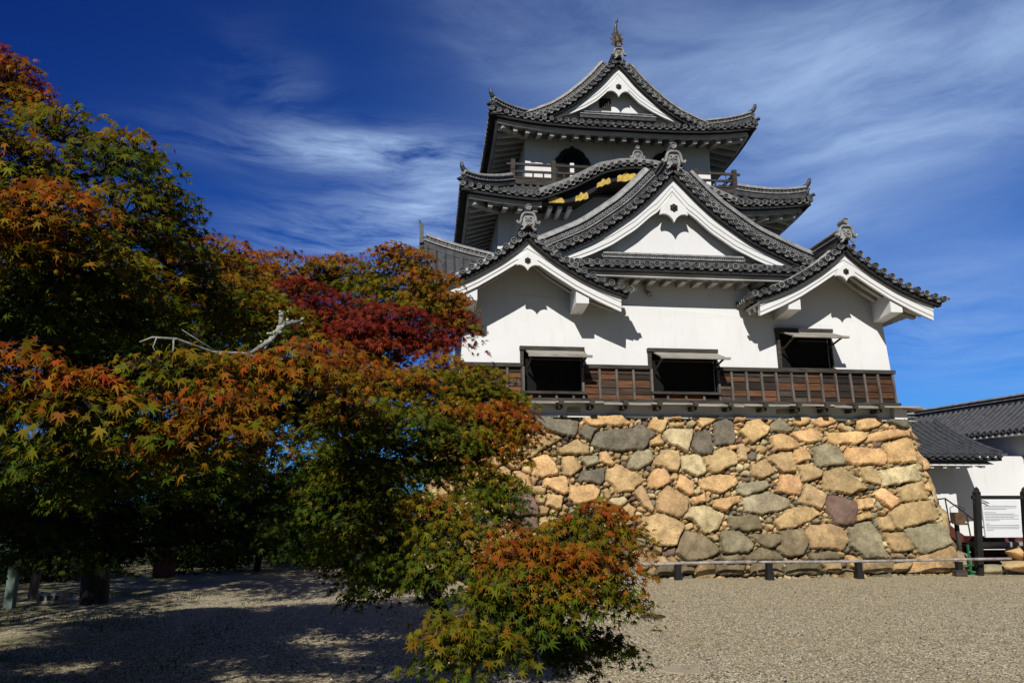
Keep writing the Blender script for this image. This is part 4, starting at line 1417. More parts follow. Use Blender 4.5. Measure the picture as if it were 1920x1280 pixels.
        h = hh[own] * np.clip(1 - np.exp(-np.maximum(d, 0) / 0.012), 0, 1) + 0.10 * np.minimum(np.maximum(d, 0), 0.12)
        gx, gz = r.normal(0, 0.28, (2, len(S)))
        h += np.where(d > 0, gx[own] * (q[:, 0] - S[own, 0]) + gz[own] * (q[:, 1] - S[own, 1]), 0)
        H[free] = np.where(d > 0, np.maximum(h, 0.01), 0)
        cc = np.where((d > 0)[:, None], ct[own], np.array((0.03, 0.022, 0.013)))
        Cc[free] = cc
    return H, Cc


polys = [(s[0], list(zip(s[1::2], s[2::2]))) for s in STONES]
BASE = thing("stone_rampart", "rough dry stone base of tan and grey boulders under the white keep", "stone wall", (0, -0.6, 0))
uL = lambda z: -6.35 - 0.20 * (4.0 - z)
uR = lambda z: 6.33 + 0.09 * (4.0 - z)
us = np.arange(-7.25, 6.75, 0.027)
zs = np.arange(-0.05, 4.10, 0.027)
H, Cc = stone_field(us, zs, polys, 5, lambda U, Z: Z < 3.97 + 0.05 * np.sin(U * 7) + 0.03 * np.sin(U * 17), 0.95)
U, Z = np.meshgrid(us, zs, indexing='ij')
left, right = uL(Z), uR(Z)
Uc = np.clip(U, left, right)
edge = np.minimum(Uc - left, right - Uc)
Hh = H * np.clip(edge / 0.07, 0.0, 1.0) ** 0.5
Y = -0.25 - 0.2625 * (4.0 - Z) - Hh * 0.9 + 0.17
topz = Z > 3.90
Y = np.where(topz & (H < 0.02), 0.05, Y)
verts = np.stack([Uc, Y, Z + Hh * 0.12], -1).reshape(-1, 3)
nu, nz = U.shape
I = np.arange(nu * nz).reshape(nu, nz)
faces = np.stack([I[:-1, :-1], I[1:, :-1], I[1:, 1:], I[:-1, 1:]], -1).reshape(-1, 4)
w = Uc.ravel()[faces].max(1) - Uc.ravel()[faces].min(1)
faces = faces[w > 1e-5]
array_mesh("front_face", verts, faces, M['stone'], Cc.reshape(-1, 3), BASE)
for nm, sgn, uf in (("left_face", -1, uL), ("right_face", 1, uR)):
    ys = np.arange(-1.5, 14.0, 0.06)
    z2 = np.arange(-0.05, 4.05, 0.06)
    H, Cc = stone_field(ys, z2, [], 8 + sgn, lambda a, b: b < 3.95, 0.8)
    Yg, Zg = np.meshgrid(ys, z2, indexing='ij')
    y0 = -0.25 - 0.2625 * (4.0 - Zg) + 0.10
    Yc = np.maximum(Yg, y0)
    Hh = H * np.clip((Yc - y0) / 0.10, 0, 1) ** 0.5
    X = uf(Zg) + sgn * (Hh * 0.8 - 0.04)
    verts = np.stack([X, Yc, Zg], -1).reshape(-1, 3)
    nu, nz = Yg.shape
    I = np.arange(nu * nz).reshape(nu, nz)
    faces = np.stack([I[:-1, :-1], I[1:, :-1], I[1:, 1:], I[:-1, 1:]], -1).reshape(-1, 4)
    w = Yc.ravel()[faces].max(1) - Yc.ravel()[faces].min(1)
    array_mesh(nm, verts, faces[w > 1e-5], M['stone'], Cc.reshape(-1, 3), BASE)
mb = MB()
mb.box(-6.2, 6.2, 0.0, 13.8, 3.6, 3.97)
mb.build("top_fill", M['rock'], BASE, colors=True)

# ------------------------------------------------------------------ ground
gx = np.concatenate([[-900, -300, -120, -60], np.arange(-32, 32.1, 0.5), [60, 120, 300, 900]])
gy = np.concatenate([[-300, -90, -45], np.arange(-24, 30.1, 0.5), [60, 140, 400, 900]])
GX, GY = np.meshgrid(gx, gy, indexing='ij')
GZ = 0.02 * np.sin(GX * 0.9 + 0.4 * GY) * np.sin(GY * 0.7) + 0.012 * np.sin(GX * 2.3 + 1) * np.sin(GY * 2.9)
GZ *= (np.abs(GX) < 33) & (GY < 31) & (GY > -25)
I = np.arange(GX.size).reshape(GX.shape)
faces = np.stack([I[:-1, :-1], I[1:, :-1], I[1:, 1:], I[:-1, 1:]], -1).reshape(-1, 4)
gr = array_mesh("ground", np.stack([GX, GY, GZ], -1).reshape(-1, 3), faces, M['gravel'], None, None, True)
tag(gr, "pale gravel court in front of the castle", "ground", kind="structure")
# loose pebbles where the court is near
nP = 30000
py = -13.2 + 10.0 * rng.random(nP) ** 1.9
px = rng.uniform(-12.0, 8.0, nP)
sz = rng.uniform(0.005, 0.012, nP) * (1 + 0.6 * (rng.random(nP) < 0.06))
base = np.array([(1, 0, 0), (-1, 0, 0), (0, 1, 0), (0, -1, 0), (0, 0, 0.75), (0, 0, -0.75)], float)
tri = np.array([(0, 2, 4), (2, 1, 4), (1, 3, 4), (3, 0, 4), (2, 0, 5), (1, 2, 5), (3, 1, 5), (0, 3, 5)])
ang = rng.uniform(0, 6.28, nP)
bx = base[None] * sz[:, None, None] * rng.uniform(0.6, 1.3, (nP, 6, 1))
ca, sa = np.cos(ang)[:, None], np.sin(ang)[:, None]
vx = bx[:, :, 0] * ca - bx[:, :, 1] * sa + px[:, None]
vy = bx[:, :, 0] * sa + bx[:, :, 1] * ca + py[:, None]
vz = bx[:, :, 2] + (0.02 * np.sin(px * 0.9 + 0.4 * py) * np.sin(py * 0.7) + 0.012 * np.sin(px * 2.3 + 1) * np.sin(py * 2.9) + sz * 0.35)[:, None]
pal = np.array([(0.50, 0.45, 0.36), (0.36, 0.31, 0.23), (0.24, 0.21, 0.18), (0.62, 0.56, 0.46), (0.40, 0.28, 0.16), (0.06, 0.055, 0.05), (0.12, 0.11, 0.095), (0.80, 0.76, 0.68), (0.08, 0.07, 0.06)])
pc = pal[rng.integers(0, len(pal), nP)] * rng.uniform(0.8, 1.15, (nP, 1))
f = (tri[None] + 6 * np.arange(nP)[:, None, None]).reshape(-1, 3)
o = array_mesh("loose_gravel", np.stack([vx, vy, vz], -1).reshape(-1, 3), f, M['rock'], np.repeat(pc, 6, 0))
tag(o, "loose pebbles scattered over the gravel court", "gravel", kind="stuff")
# grass: tufts along the foot of the wall and in the shade on the left
nG = 5200
sel = rng.random(nG) < 0.20
gx_ = np.where(sel, rng.uniform(-2.5, 6.6, nG), rng.uniform(-16.5, -9.6, nG))
gy_ = np.where(sel, -1.42 + rng.normal(0, 0.07, nG), rng.uniform(-11.0, -3.0, nG))
cl = np.sin(gx_ * 3.1) + np.sin(gx_ * 1.3 + gy_ * 2.1) + np.sin(gy_ * 1.7)
keep = cl > np.where(sel, 0.9, 0.1)
gx_, gy_, sel = gx_[keep], gy_[keep], sel[keep]
nG = len(gx_)
hgt = rng.uniform(0.03, 0.085, nG)
an = rng.uniform(0, 6.28, nG)
wd = 0.008
v0 = np.stack([gx_ - wd * np.cos(an), gy_ - wd * np.sin(an), np.full(nG, -0.01)], 1)
v1 = np.stack([gx_ + wd * np.cos(an), gy_ + wd * np.sin(an), np.full(nG, -0.01)], 1)
v2 = np.stack([gx_ + rng.normal(0, 0.025, nG), gy_ + rng.normal(0, 0.025, nG), hgt], 1)
vv = np.stack([v0, v1, v2], 1).reshape(-1, 3)
gc = np.array((0.10, 0.125, 0.03)) * rng.uniform(0.5, 1.3, (nG, 1))
o = array_mesh("grass", vv, np.arange(nG * 3).reshape(-1, 3), M['grass'], np.repeat(gc, 3, 0))
tag(o, "short green grass in tufts along the wall foot and court edge", "grass", kind="stuff")

# manhole cover, flat stone
mb = MB()
mb.lathe((-3.19, -7.35, 0.0), (0, 0, 1), [(0.20, -0.05), (0.20, 0.024), (0.185, 0.030), (0.17, 0.026), (0.165, 0.020), (0.06, 0.020), (0.055, 0.026), (0.004, 0.027)], 28)
for k in range(10):
    q = k * math.pi / 5
    mb.bar((-3.19 + 0.07 * math.cos(q), -7.35 + 0.07 * math.sin(q), 0.022), (-3.19 + 0.155 * math.cos(q), -7.35 + 0.155 * math.sin(q), 0.022), 0.018, 0.012)
o = mb.build("manhole_cover", M['rust'])
tag(o, "small round rusty manhole cover set in the gravel", "manhole cover")
mb = MB()
pts = [(-4.33, -11.33), (-4.18, -11.15), (-3.98, -11.10), (-3.72, -11.22), (-3.60, -11.40), (-3.75, -11.52), (-4.10, -11.55), (-4.28, -11.47)]
n = len(pts)
c = (-3.97, -11.33)
vs = [(x, y, -0.05) for x, y in pts] + [(x, y, 0.022) for x, y in pts] + [(c[0] + (x - c[0]) * .9, c[1] + (y - c[1]) * .9, 0.032 + 0.006 * math.sin(7 * x)) for x, y in pts]
mb.add(vs, [(i, (i + 1) % n, n + (i + 1) % n, n + i) for i in range(n)] + [(n + i, n + (i + 1) % n, 2 * n + (i + 1) % n, 2 * n + i) for i in range(n)] + [tuple(range(2 * n, 3 * n))])
o = mb.build("flat_stone", M['slab'])
tag(o, "flat sandy stone slab lying flush in the near gravel", "stone slab")

# ------------------------------------------------------------------ low bamboo fence in front of the wall
def fence_post(x, y, lab, wide=0.0):
    t = thing("fence_post", lab, "fence post", (x, y, 0), "black stub posts of the low fence")
    mb = MB()
    mb.hexa([(x - .085 - wide, y - .085, -.05), (x + .085 + wide, y - .085, -.05), (x + .085 + wide, y + .085, -.05), (x - .085 - wide, y + .085, -.05), (x - .08 - wide, y - .08, .17), (x + .08 + wide, y - .08, .17), (x + .08 + wide, y + .08, .17), (x - .08 - wide, y + .08, .17)])
    mb.build("post_foot", M['blackw'] if not wide else M['wood'], t)
    mb = MB()
    mb.box(x - .066, x + .066, y - .066, y + .066, .17, .345)
    mb.box(x - .074, x + .074, y - .074, y + .074, .345, .365)
    mb.build("post_head", M['blackw'], t)


fence_post(-0.87, -1.62, "black stub post of the low fence beside the maple leaves")
fence_post(1.39, -1.62, "black stub post standing under the middle of the fence pole")
fence_post(3.67, -1.62, "black stub post with stepped foot before the stone base")
fence_post(6.30, -1.62, "stub post on a wide block at the stone base corner", 0.06)
mb = MB()
path = [Vector((x, -1.62 + 0.012 * math.sin(x * 1.3), 0.385 + 0.014 * math.sin(x * 0.9 + 1) + 0.004 * x)) for x in np.arange(-3.4, 1.25, 0.25)]
mb.tube(path, 0.040, 9)
for p in path[1::2]:
    mb.lathe(p + Vector((-0.012, 0, 0)), (1, 0, 0), [(0.040, 0), (0.047, 0.008), (0.047, 0.018), (0.040, 0.026)], 9)
o = mb.build("bamboo_pole", M['bamboo'], smooth=True)
tag(o, "knotted grey bamboo pole along the maple end of the fence", "pole", "bamboo poles of the low fence")
mb = MB()
path = [Vector((x, -1.60 + 0.010 * math.sin(x * 1.1), 0.392 + 0.008 * math.sin(x * 0.8 + 2) + 0.003 * x)) for x in np.arange(1.15, 7.9, 0.3)]
mb.tube(path, 0.033, 9)
for p in path[1::2]:
    mb.lathe(p + Vector((-0.012, 0, 0)), (1, 0, 0), [(0.033, 0), (0.039, 0.008), (0.039, 0.018), (0.033, 0.026)], 9)
o = mb.build("bamboo_pole", M['bamboo'], smooth=True)
tag(o, "long thin grey bamboo pole running to the sign board", "pole", "bamboo poles of the low fence")
# dark stone lantern niche by the leaves
mb = MB()
mb.box(-2.75, -1.72, -1.95, -1.50, -0.03, 0.10)
mb.hexa([(-2.62, -1.88, .10), (-1.85, -1.88, .10), (-1.85, -1.5, .10), (-2.62, -1.5, .10), (-2.5, -1.82, .22), (-1.95, -1.82, .22), (-1.95, -1.5, .22), (-2.5, -1.5, .22)])
for x in (-2.38, -2.06):
    mb.lathe((x, -1.84, 0.20), (0, 0, 1), [(0.07, 0), (0.085, 0.05), (0.05, 0.10), (0.01, 0.12)], 8)
o = mb.build("stone_trough", M['concrete'])
tag(o, "low stepped stone block in front of the wall beside the red leaves", "stone block")

# ------------------------------------------------------------------ gate and corridor building on the right
GATE = thing("gate_house", "low white walled gate with a dark grey tiled roof beside the stone base", "gate house", (9.6, 5.0, 0))
mb, mc = MB(), MB()
GX0, GX1 = 6.6, 11.05


def GS(x, s, lift=0.0):
    return Vector((x, 5.32 - 2.95 * s, 4.58 - 1.43 * (0.75 * s + 0.25 * (1 - (1 - s) ** 2)) + 0.18 * s * s - 0.10 * s + lift))


def tiled_slope(mb, S, x0, x1, sp, ns, rr, step=0.03):
    n = int(round((x1 - x0) / sp))
    for k in range(n + 1):
        x = x0 + (x1 - x0) * k / n
        p = [S(x, j / 8) for j in range(9)]
        mb.sweep(p, (1, 0, 0), [(rr * math.cos(q), rr * math.sin(q)) for q in np.linspace(0, math.pi, 7)])
        d = (p[-1] - p[-2]).normalized()
        disc(mb, p[-1] + Vector((0, 0, 0.01)) + d * 0.02, (d.x, d.y, 0), rr * 1.08, 0.1, 10)
        if k < n:
            xn = x0 + (x1 - x0) * (k + 1) / n
            lip(mb, p[-1] + d * 0.02, S(xn, 1.0) + d * 0.02, (0, -1, 0), depth=0.12)
            for j in range(ns):
                a, b = j / ns, (j + 1) / ns
                up = Vector((0, 0, step))
                A, B, C_, D_ = S(x, a), S(xn, a), S(xn, b), S(x, b)
                mb.add([A - up * 0.6, B - up * 0.6, C_ + up * 0.1, D_ + up * 0.1, D_ - up * 0.9, C_ - up * 0.9], [(0, 1, 2, 3), (3, 2, 5, 4)])


tiled_slope(mb, GS, GX0 + 0.1, GX1 - 0.08, 0.275, 14, 0.078)
# back slope
mb.hexa([(GX0, 5.32, 4.45), (GX1, 5.32, 4.45), (GX1, 8.2, 3.1), (GX0, 8.2, 3.1), (GX0, 5.32, 4.55), (GX1, 5.32, 4.55), (GX1, 8.2, 3.2), (GX0, 8.2, 3.2)])
gate_ridge = ([Vector((x, 5.32, 4.56 + 0.10 * max(0, (x - 9.0) / 2.0) ** 3)) for x in np.linspace(GX0, GX1 - 0.9, 10)])
gp = [GS(GX1 - 0.02, s, 0.02) for s in np.linspace(0.0, 0.98, 9)]
mb.sweep(gp, (1, 0, 0), [(-0.10, 0), (-0.07, 0.10), (0, 0.14), (0.07, 0.10), (0.10, 0)])
mb.bar(GS(GX1 - 0.05, 0.99), GS(GX1 - 0.05, 0.99) + Vector((0.16, -0.06, 0.03)), 0.16, 0.08)
mb.tube([Vector((GX1 - 1.0, 5.3, 4.85)), Vector((GX1 - 0.86, 5.28, 4.92)), Vector((GX1 - 0.78, 5.26, 5.02))], [0.08, 0.07, 0.03], 8)
gt = mb.build("roof", [M['tile'], M['tile']], GATE)
ridge(gt, "main_ridge", gate_ridge, (0, 1, 0), 0.36, 0.34)
mb = MB()
mb.sweep([GS(x, 1.0) for x in (GX0, GX1)], (0, 1, 0), [(0.05, -0.16), (0.40, -0.16), (0.40, -0.06), (0.05, -0.06)])
mb.build("tile_bed", M['dark'], gt)
mb = MB()
mb.hexa([(GX0, 2.55, 2.92), (GX1 - .2, 2.55, 2.92), (GX1 - .2, 5.2, 3.7), (GX0, 5.2, 3.7), (GX0, 2.55, 2.98), (GX1 - .2, 2.55, 2.98), (GX1 - .2, 5.2, 3.95), (GX0, 5.2, 3.95)])
for k in range(9):
    x = GX0 + 0.5 + k * 0.43
    mb.bar((x, 2.6, 2.90), (x, 3.7, 3.2), 0.12, 0.12)
mb.build("eave_soffit", M['plaster'], gt)
mb = MB()
mb.box(6.6, 10.2, 3.55, 3.8, 0.3, 3.25)
mb.box(9.95, 10.2, 3.8, 7.6, 0.3, 3.45)
mb.build("wall", M['plaster'], GATE)

CORR = thing("corridor_building", "long white plastered wing with lichen spotted tile roof at the right edge", "building", (13.2, 5.0, 0))
mb, mc = MB(), MB()
A0, A1 = Vector((12.33, 13.6, 0)), Vector((13.52, 0.6, 0))      # line of the eave, far end to near end
ax = (A1 - A0).normalized()
nx = Vector((-ax.y, ax.x, 0))
if nx.x < 0:
    nx = -nx
LEN = (A1 - A0).length


def CS(t, s, lift=0.0):
    p = A0 + ax * t + nx * (1.75 * (1 - s))
    p.z = 4.21 + 1.22 * ((1 - s) * 0.85 + 0.15 * (1 - s) ** 2) + lift
    return p


n = int(LEN / 0.275)
down = -nx
for k in range(n + 1):
    t = LEN * k / n
    p = [CS(t, j / 7) for j in range(8)]
    mb.sweep(p, ax, [(0.078 * math.cos(q), 0.078 * math.sin(q)) for q in np.linspace(0, math.pi, 7)])
    disc(mb, p[-1] + down * 0.02, down, 0.085, 0.12, 10)
    if k < n:
        t2 = LEN * (k + 1) / n
        lip(mb, p[-1] + down * 0.02, CS(t2, 1.0) + down * 0.02, down, depth=0.12)
        for j in range(12):
            a, b = j / 12, (j + 1) / 12
            up = Vector((0, 0, 0.032))
            A, B, C_, D_ = CS(t, a), CS(t2, a), CS(t2, b), CS(t, b)
            mb.add([A - up * 0.6, B - up * 0.6, C_ + up * 0.15, D_ + up * 0.15, D_ - up * 0.9, C_ - up * 0.9], [(0, 1, 2, 3), (3, 2, 5, 4)])

bq = [CS(0, 0), CS(LEN, 0)]
mb.add([bq[0], bq[1], bq[1] + nx * 1.75 + Vector((0, 0, -1.2)), bq[0] + nx * 1.75 + Vector((0, 0, -1.2))], [(0, 1, 2, 3)])
cr = mb.build("roof", [M['tile'], M['tile']], CORR)
ridge(cr, "main_ridge", [CS(t, 0.0, -0.02) for t in np.linspace(0, LEN, 12)], nx, 0.36, 0.30)
mb = MB()
for t0, t1, o0, o1, z0, z1 in ((0.0, LEN - 0.1, 0.55, 0.8, 0.0, 4.3),):
    q = [A0 + ax * t0 + nx * o0, A0 + ax * t1 + nx * o0, A0 + ax * t1 + nx * o1, A0 + ax * t0 + nx * o1]
    mb.hexa([p + Vector((0, 0, z0)) for p in q] + [p + Vector((0, 0, z1)) for p in q])
    q = [A0 + nx * 0.8, A0 + nx * 3.2, A0 + ax * 0.25 + nx * 3.2, A0 + ax * 0.25 + nx * 0.8]
    mb.hexa([p + Vector((0, 0, z0)) for p in q] + [p + Vector((0, 0, z1)) for p in q])
    q = [A0 + ax * (LEN - .35) + nx * 0.8, A0 + ax * (LEN - .35) + nx * 3.2, A0 + ax * (LEN - .1) + nx * 3.2, A0 + ax * (LEN - .1) + nx * 0.8]
    mb.hexa([p + Vector((0, 0, z0)) for p in q] + [p + Vector((0, 0, z1)) for p in q])
cw = mb.build("wall", M['plaster'], CORR)
mb = MB()
q0, q1 = CS(0.0, 0.99, -0.17), CS(LEN, 0.99, -0.17)
mb.add([q0, q1, q1 + nx * 0.6, q0 + nx * 0.6, q0 + Vector((0, 0, 0.06)), q1 + Vector((0, 0, 0.06)), q1 + nx * 0.6 + Vector((0, 0, 0.06)), q0 + nx * 0.6 + Vector((0, 0, 0.06))],
       [(0, 3, 2, 1), (4, 5, 6, 7), (0, 1, 5, 4), (1, 2, 6, 5), (2, 3, 7, 6), (3, 0, 4, 7)])
mb.build("eave_soffit", M['plaster'], cr)
# white wall stretch between gate and wing with a small vent
WALL2 = MB()
WALL2.box(10.25, 13.6, 4.6, 4.85, 0.0, 3.35)
o = WALL2.build("court_wall", M['plaster'])
tag(o, "plain white court wall standing between gate and long wing", "wall")

# stone plinth of the gate, steps and timber
mb = MB()
r2 = random.Random(4)
def boulder(mb, c, s, tone, seed):
    r = np.random.default_rng(seed)
    bm = bmesh.new()
    bmesh.ops.create_icosphere(bm, subdivisions=3, radius=1.0)
    dirs = r.normal(0, 1, (11, 3))
    dirs /= np.linalg.norm(dirs, axis=1)[:, None]
    offs = r.uniform(0.66, 0.95, 11)
    vs = []
    for v in bm.verts:
        p = np.array(v.co)
        for d, o_ in zip(dirs, offs):
            k = p @ d
            if k > o_:
                p = p - d * (k - o_) * 0.92
        p *= 1 + 0.03 * math.sin(p[0] * 7 + seed) * math.sin(p[2] * 8)
        vs.append((c[0] + p[0] * s[0], c[1] + p[1] * s[1], c[2] + p[2] * s[2]))
    mb.col = tuple(np.array(TONE[tone]) * r.uniform(0.85, 1.1))
    mb.add(vs, [tuple(v.index for v in f.verts) for f in bm.faces])
    bm.free()


def rock(c, s, tone, seed, lab, group="rough stones heaped beside the sign"):
    mb = MB()
    boulder(mb, c, s, tone, seed)
    o = mb.build("boulder", M['rock'], colors=True, fix=False)
    tag(o, lab, "boulder", group)


rock((8.75, -0.95, 0.50), (0.62, 0.40, 0.22), 'o', 3, "big tan boulder on top of the heap by the right edge")
rock((8.45, -1.15, 0.20), (0.60, 0.34, 0.17), 't', 4, "flat tan boulder under the heap behind the sign")
rock((9.05, -1.25, 0.16), (0.40, 0.30, 0.20), 'o', 5, "square tan boulder at the foot of the heap")
rock((7.85, -0.75, 0.10), (0.45, 0.3, 0.13), 'k', 6, "low greenish boulder left of the sign post")
rock((6.95, -0.65, 0.28), (0.42, 0.35, 0.34), 'd', 9, "dark boulder in the shade at the corner of the stone base")

STAIR = thing("entry_stair", "dark red wooden stair with side boards rising behind the stone corner", "stair", (8.0, 1.2, 0))
mb = MB()
for k in range(7):
    mb.box(6.95 + k * 0.26, 7.23 + k * 0.26, 0.65, 2.1, 0.0, 1.42 - k * 0.20)
mb.build("tread", M['wood'], STAIR)
mb = MB()
mb.bar((7.0, 0.60, 1.56), (9.1, 0.60, 0.04), 0.07, 0.26)
mb.build("stringer", M['redp'], STAIR)
mb = MB()
mb.bar((7.9, 0.3, 0.62), (10.4, 0.3, 0.62), 0.9, 0.10)
mb.bar((7.9, -0.15, 0.44), (9.4, -0.15, 0.44), 0.06, 0.22)
mb.bar((7.95, 0.1, 0.82), (9.5, 0.1, 0.80), 0.5, 0.16)
mb.build("landing", M['redp'], STAIR)
mb = MB()
mb.bar((7.8, -0.2, 0.70), (9.6, -0.2, 0.70), 0.5, 0.13)
mb.bar((7.8, -0.35, 0.33), (9.5, -0.35, 0.33), 0.3, 0.10)
mb.build("beam", M['greyw'], STAIR)


def handrail(pts, posts, lab, r=0.022):
    t = thing("handrail", lab, "handrail", tuple(posts[0][1]), "dark iron handrails of the entry")
    mb = MB()
    mb.tube(pts, r, 7)
    mb.build("top_rail", M['iron'], t)
    for a, b in posts:
        mb = MB()
        mb.tube([a, b], r * 0.9, 7)
        mb.build("upright", M['iron'], t)


handrail([(7.69, 0.9, 1.89), (7.92, 0.9, 1.91), (8.35, 0.9, 1.60), (8.95, 0.9, 1.13), (9.3, 0.9, 0.86)],
         [((7.69, 0.9, 1.89), (7.76, 0.9, 1.0)), ((7.92, 0.9, 1.91), (8.0, 0.9, 0.86)), ((8.52, 0.9, 1.47), (8.60, 0.9, 0.45))],
         "sloping dark iron handrail of the stair behind the brown box")
handrail([(10.75, 0.6, 1.02), (11.02, 0.6, 1.03), (11.4, 0.6, 0.74), (11.9, 0.6, 0.62)],
         [((10.75, 0.6, 1.02), (10.86, 0.6, 0.45)), ((11.02, 0.6, 1.03), (11.14, 0.6, 0.45)), ((11.28, 0.6, 0.66), (11.34, 0.6, 0.35))],
         "short dark iron handrail at the far right edge")

BOX = thing("notice_box", "brown wooden box on a post with a wire hood by the stair", "notice box", (7.18, -0.55, 0))
mb = MB()
mb.box(7.05, 7.31, -0.66, -0.44, 1.28, 1.54)
mb.hexa([(7.02, -0.72, 1.22), (7.35, -0.72, 1.22), (7.33, -0.42, 1.28), (7.04, -0.42, 1.28), (7.02, -0.72, 1.26), (7.35, -0.72, 1.26), (7.33, -0.42, 1.32), (7.04, -0.42, 1.32)])
mb.build("box_body", M['brown'], BOX)
mb = MB()
mb.bar((7.17, -0.5, 1.26), (7.19, -0.5, 0.0), 0.09, 0.07, (0, 1, 0))
mb.build("post", M['wood'], BOX)
mb = MB()
mb.tube([(6.99, -0.6, 1.24), (6.96, -0.6, 1.66), (7.14, -0.6, 1.74), (7.36, -0.6, 1.64), (7.34, -0.6, 1.28)], 0.012, 6)
mb.build("wire_hood", M['iron'], BOX)

SIGN = thing("sign_board", "black framed notice board with a white printed panel at the right edge", "sign", (7.07, -1.3, 0))
for x0, x1 in ((7.07, 7.25), (8.42, 8.58)):
    mb = MB()
    mb.bar((x0 - 0.005, -1.30, -0.05), (x1, -1.30, 2.06), 0.135, 0.135, (0, 1, 0))
    mb.lathe((x1, -1.30, 2.05), (0.08, 0, 1), [(0.105, 0.0), (0.105, 0.03), (0.075, 0.05), (0.085, 0.08), (0.01, 0.15)], 4)
    mb.build("post", M['blackw'], SIGN)
mb = MB()
mb.box(7.10, 8.80, -1.335, -1.265, 1.88, 1.975)
mb.build("cross_beam", M['blackw'], SIGN)
mb = MB()
mb.bar((7.30, -1.38, 1.86), (7.48, -1.40, 1.78), 0.02, 0.02)
mb.bar((7.13, -1.30, 1.90), (7.22, -1.30, 1.45), 0.02, 0.02)
mb.build("stay", M['iron'], SIGN)
mb = MB()
mb.box(7.34, 8.36, -1.325, -1.275, 0.93, 1.85)
pn = mb.build("panel", M['panel'], SIGN)
z = 1.79
rows_ = [1, 0, 9, 9, 6, 0, 3, 8, 9, 8, 9, 4, 0, 1, 9, 9, 9, 2, 0, 0]
rr = random.Random(3)
for k, n_ in enumerate(rows_):
    x = 7.38
    end = 7.38 + 0.103 * n_
    mb = MB()
    while x < end - 0.02:
        w = rr.uniform(0.012, 0.05)
        mb.box(x, min(x + w, end), -1.330, -1.3255, z - 0.006, z + 0.006)
        x += w + 0.010
    if n_:
        mb.build("text_line", M['ink'], pn)
    z -= 0.040
mb = MB()
mb.box(6.955, 7.0, -1.12, -1.08, 0.05, 0.74)
mb.box(6.72, 7.22, -1.14, -1.06, 0.22, 0.25)
mb.box(6.90, 7.06, -1.20, -1.0, 0.0, 0.05)
o = mb.build("green_stand", M['green'])
tag(o, "thin green metal stand close behind the sign post", "stand")

PADS_A = [('R',-10.28,-13.94,5.15,0.27,0.24), ('D',-10.54,-13.66,5.40,0.32,0.23), ('R',-10.11,-13.93,4.98,0.17,0.15), ('O',-9.60,-14.49,4.47,0.58,0.17), ('O',-8.94,-14.92,4.17,0.22,0.14), ('G',-8.99,-15.07,3.96,0.42,0.14), ('O',-9.37,-15.21,3.84,0.37,0.23), ('G',-8.68,-14.88,3.84,0.22,0.13), ('G',-8.73,-14.47,3.88,0.19,0.12), ('O',-8.84,-15.13,3.65,0.37,0.19), ('R',-8.92,-15.88,3.34,0.31,0.17), ('R',-9.03,-15.94,3.21,0.22,0.17), ('O',-8.92,-15.64,3.19,0.42,0.18), ('O',-8.85,-14.42,3.69,0.47,0.19), ('R',-8.91,-12.86,4.12,0.40,0.20), ('O',-8.81,-15.33,3.13,0.51,0.19), ('G',-8.79,-14.16,3.44,0.48,0.20), ('G',-9.15,-15.46,2.96,0.34,0.21), ('G',-8.82,-15.08,2.93,0.43,0.17), ('O',-8.61,-13.48,3.50,0.50,0.27), ('O',-8.27,-13.38,3.35,0.41,0.23), ('R',-8.78,-16.22,2.43,0.23,0.15), ('R',-8.46,-16.33,2.32,0.29,0.13), ('O',-8.75,-15.98,2.29,0.32,0.16), ('O',-8.28,-16.23,2.21,0.25,0.12), ('O',-8.16,-15.89,2.50,0.28,0.15), ('R',-7.86,-16.18,2.27,0.23,0.15), ('R',-7.91,-16.15,2.15,0.23,0.14), ('O',-8.15,-15.91,2.11,0.30,0.14), ('R',-7.93,-15.61,2.52,0.33,0.15), ('R',-7.62,-15.55,2.57,0.28,0.14), ('R',-7.53,-15.38,2.70,0.22,0.13), ('G',-8.84,-15.42,2.08,0.45,0.18), ('G',-8.49,-15.23,2.00,0.44,0.16), ('G',-9.29,-15.05,2.04,0.35,0.22), ('G',-8.15,-15.17,2.01,0.29,0.14), ('O',-7.94,-15.03,2.21,0.27,0.17)]
PADS_B = [('R',-8.70,-10.90,4.51,0.70,0.29), ('O',-8.09,-10.77,4.50,0.52,0.26), ('R',-7.98,-10.61,4.69,0.40,0.20), ('O',-7.56,-10.92,4.44,0.52,0.26), ('R',-7.27,-11.30,4.63,0.28,0.19), ('R',-7.05,-11.31,4.57,0.28,0.22), ('R',-7.36,-11.30,4.70,0.19,0.12), ('R',-6.91,-11.45,4.18,0.46,0.28), ('O',-7.16,-11.21,4.15,0.56,0.28), ('R',-6.61,-11.63,3.92,0.27,0.24), ('D',-6.50,-11.71,3.76,0.18,0.17), ('D',-6.61,-11.67,3.61,0.24,0.12), ('D',-8.27,-11.86,3.94,0.46,0.28), ('D',-7.78,-12.17,3.70,0.55,0.25), ('D',-7.28,-12.42,3.60,0.48,0.21), ('D',-7.48,-12.46,3.42,0.58,0.21), ('D',-7.12,-12.31,3.49,0.38,0.19), ('D',-7.90,-12.04,3.61,0.33,0.22), ('D',-7.44,-12.23,3.30,0.38,0.14), ('R',-8.99,-11.44,4.28,0.54,0.30), ('O',-8.84,-11.97,3.78,0.56,0.33), ('O',-8.30,-12.18,3.52,0.49,0.24), ('D',-6.90,-11.92,3.49,0.28,0.17)]
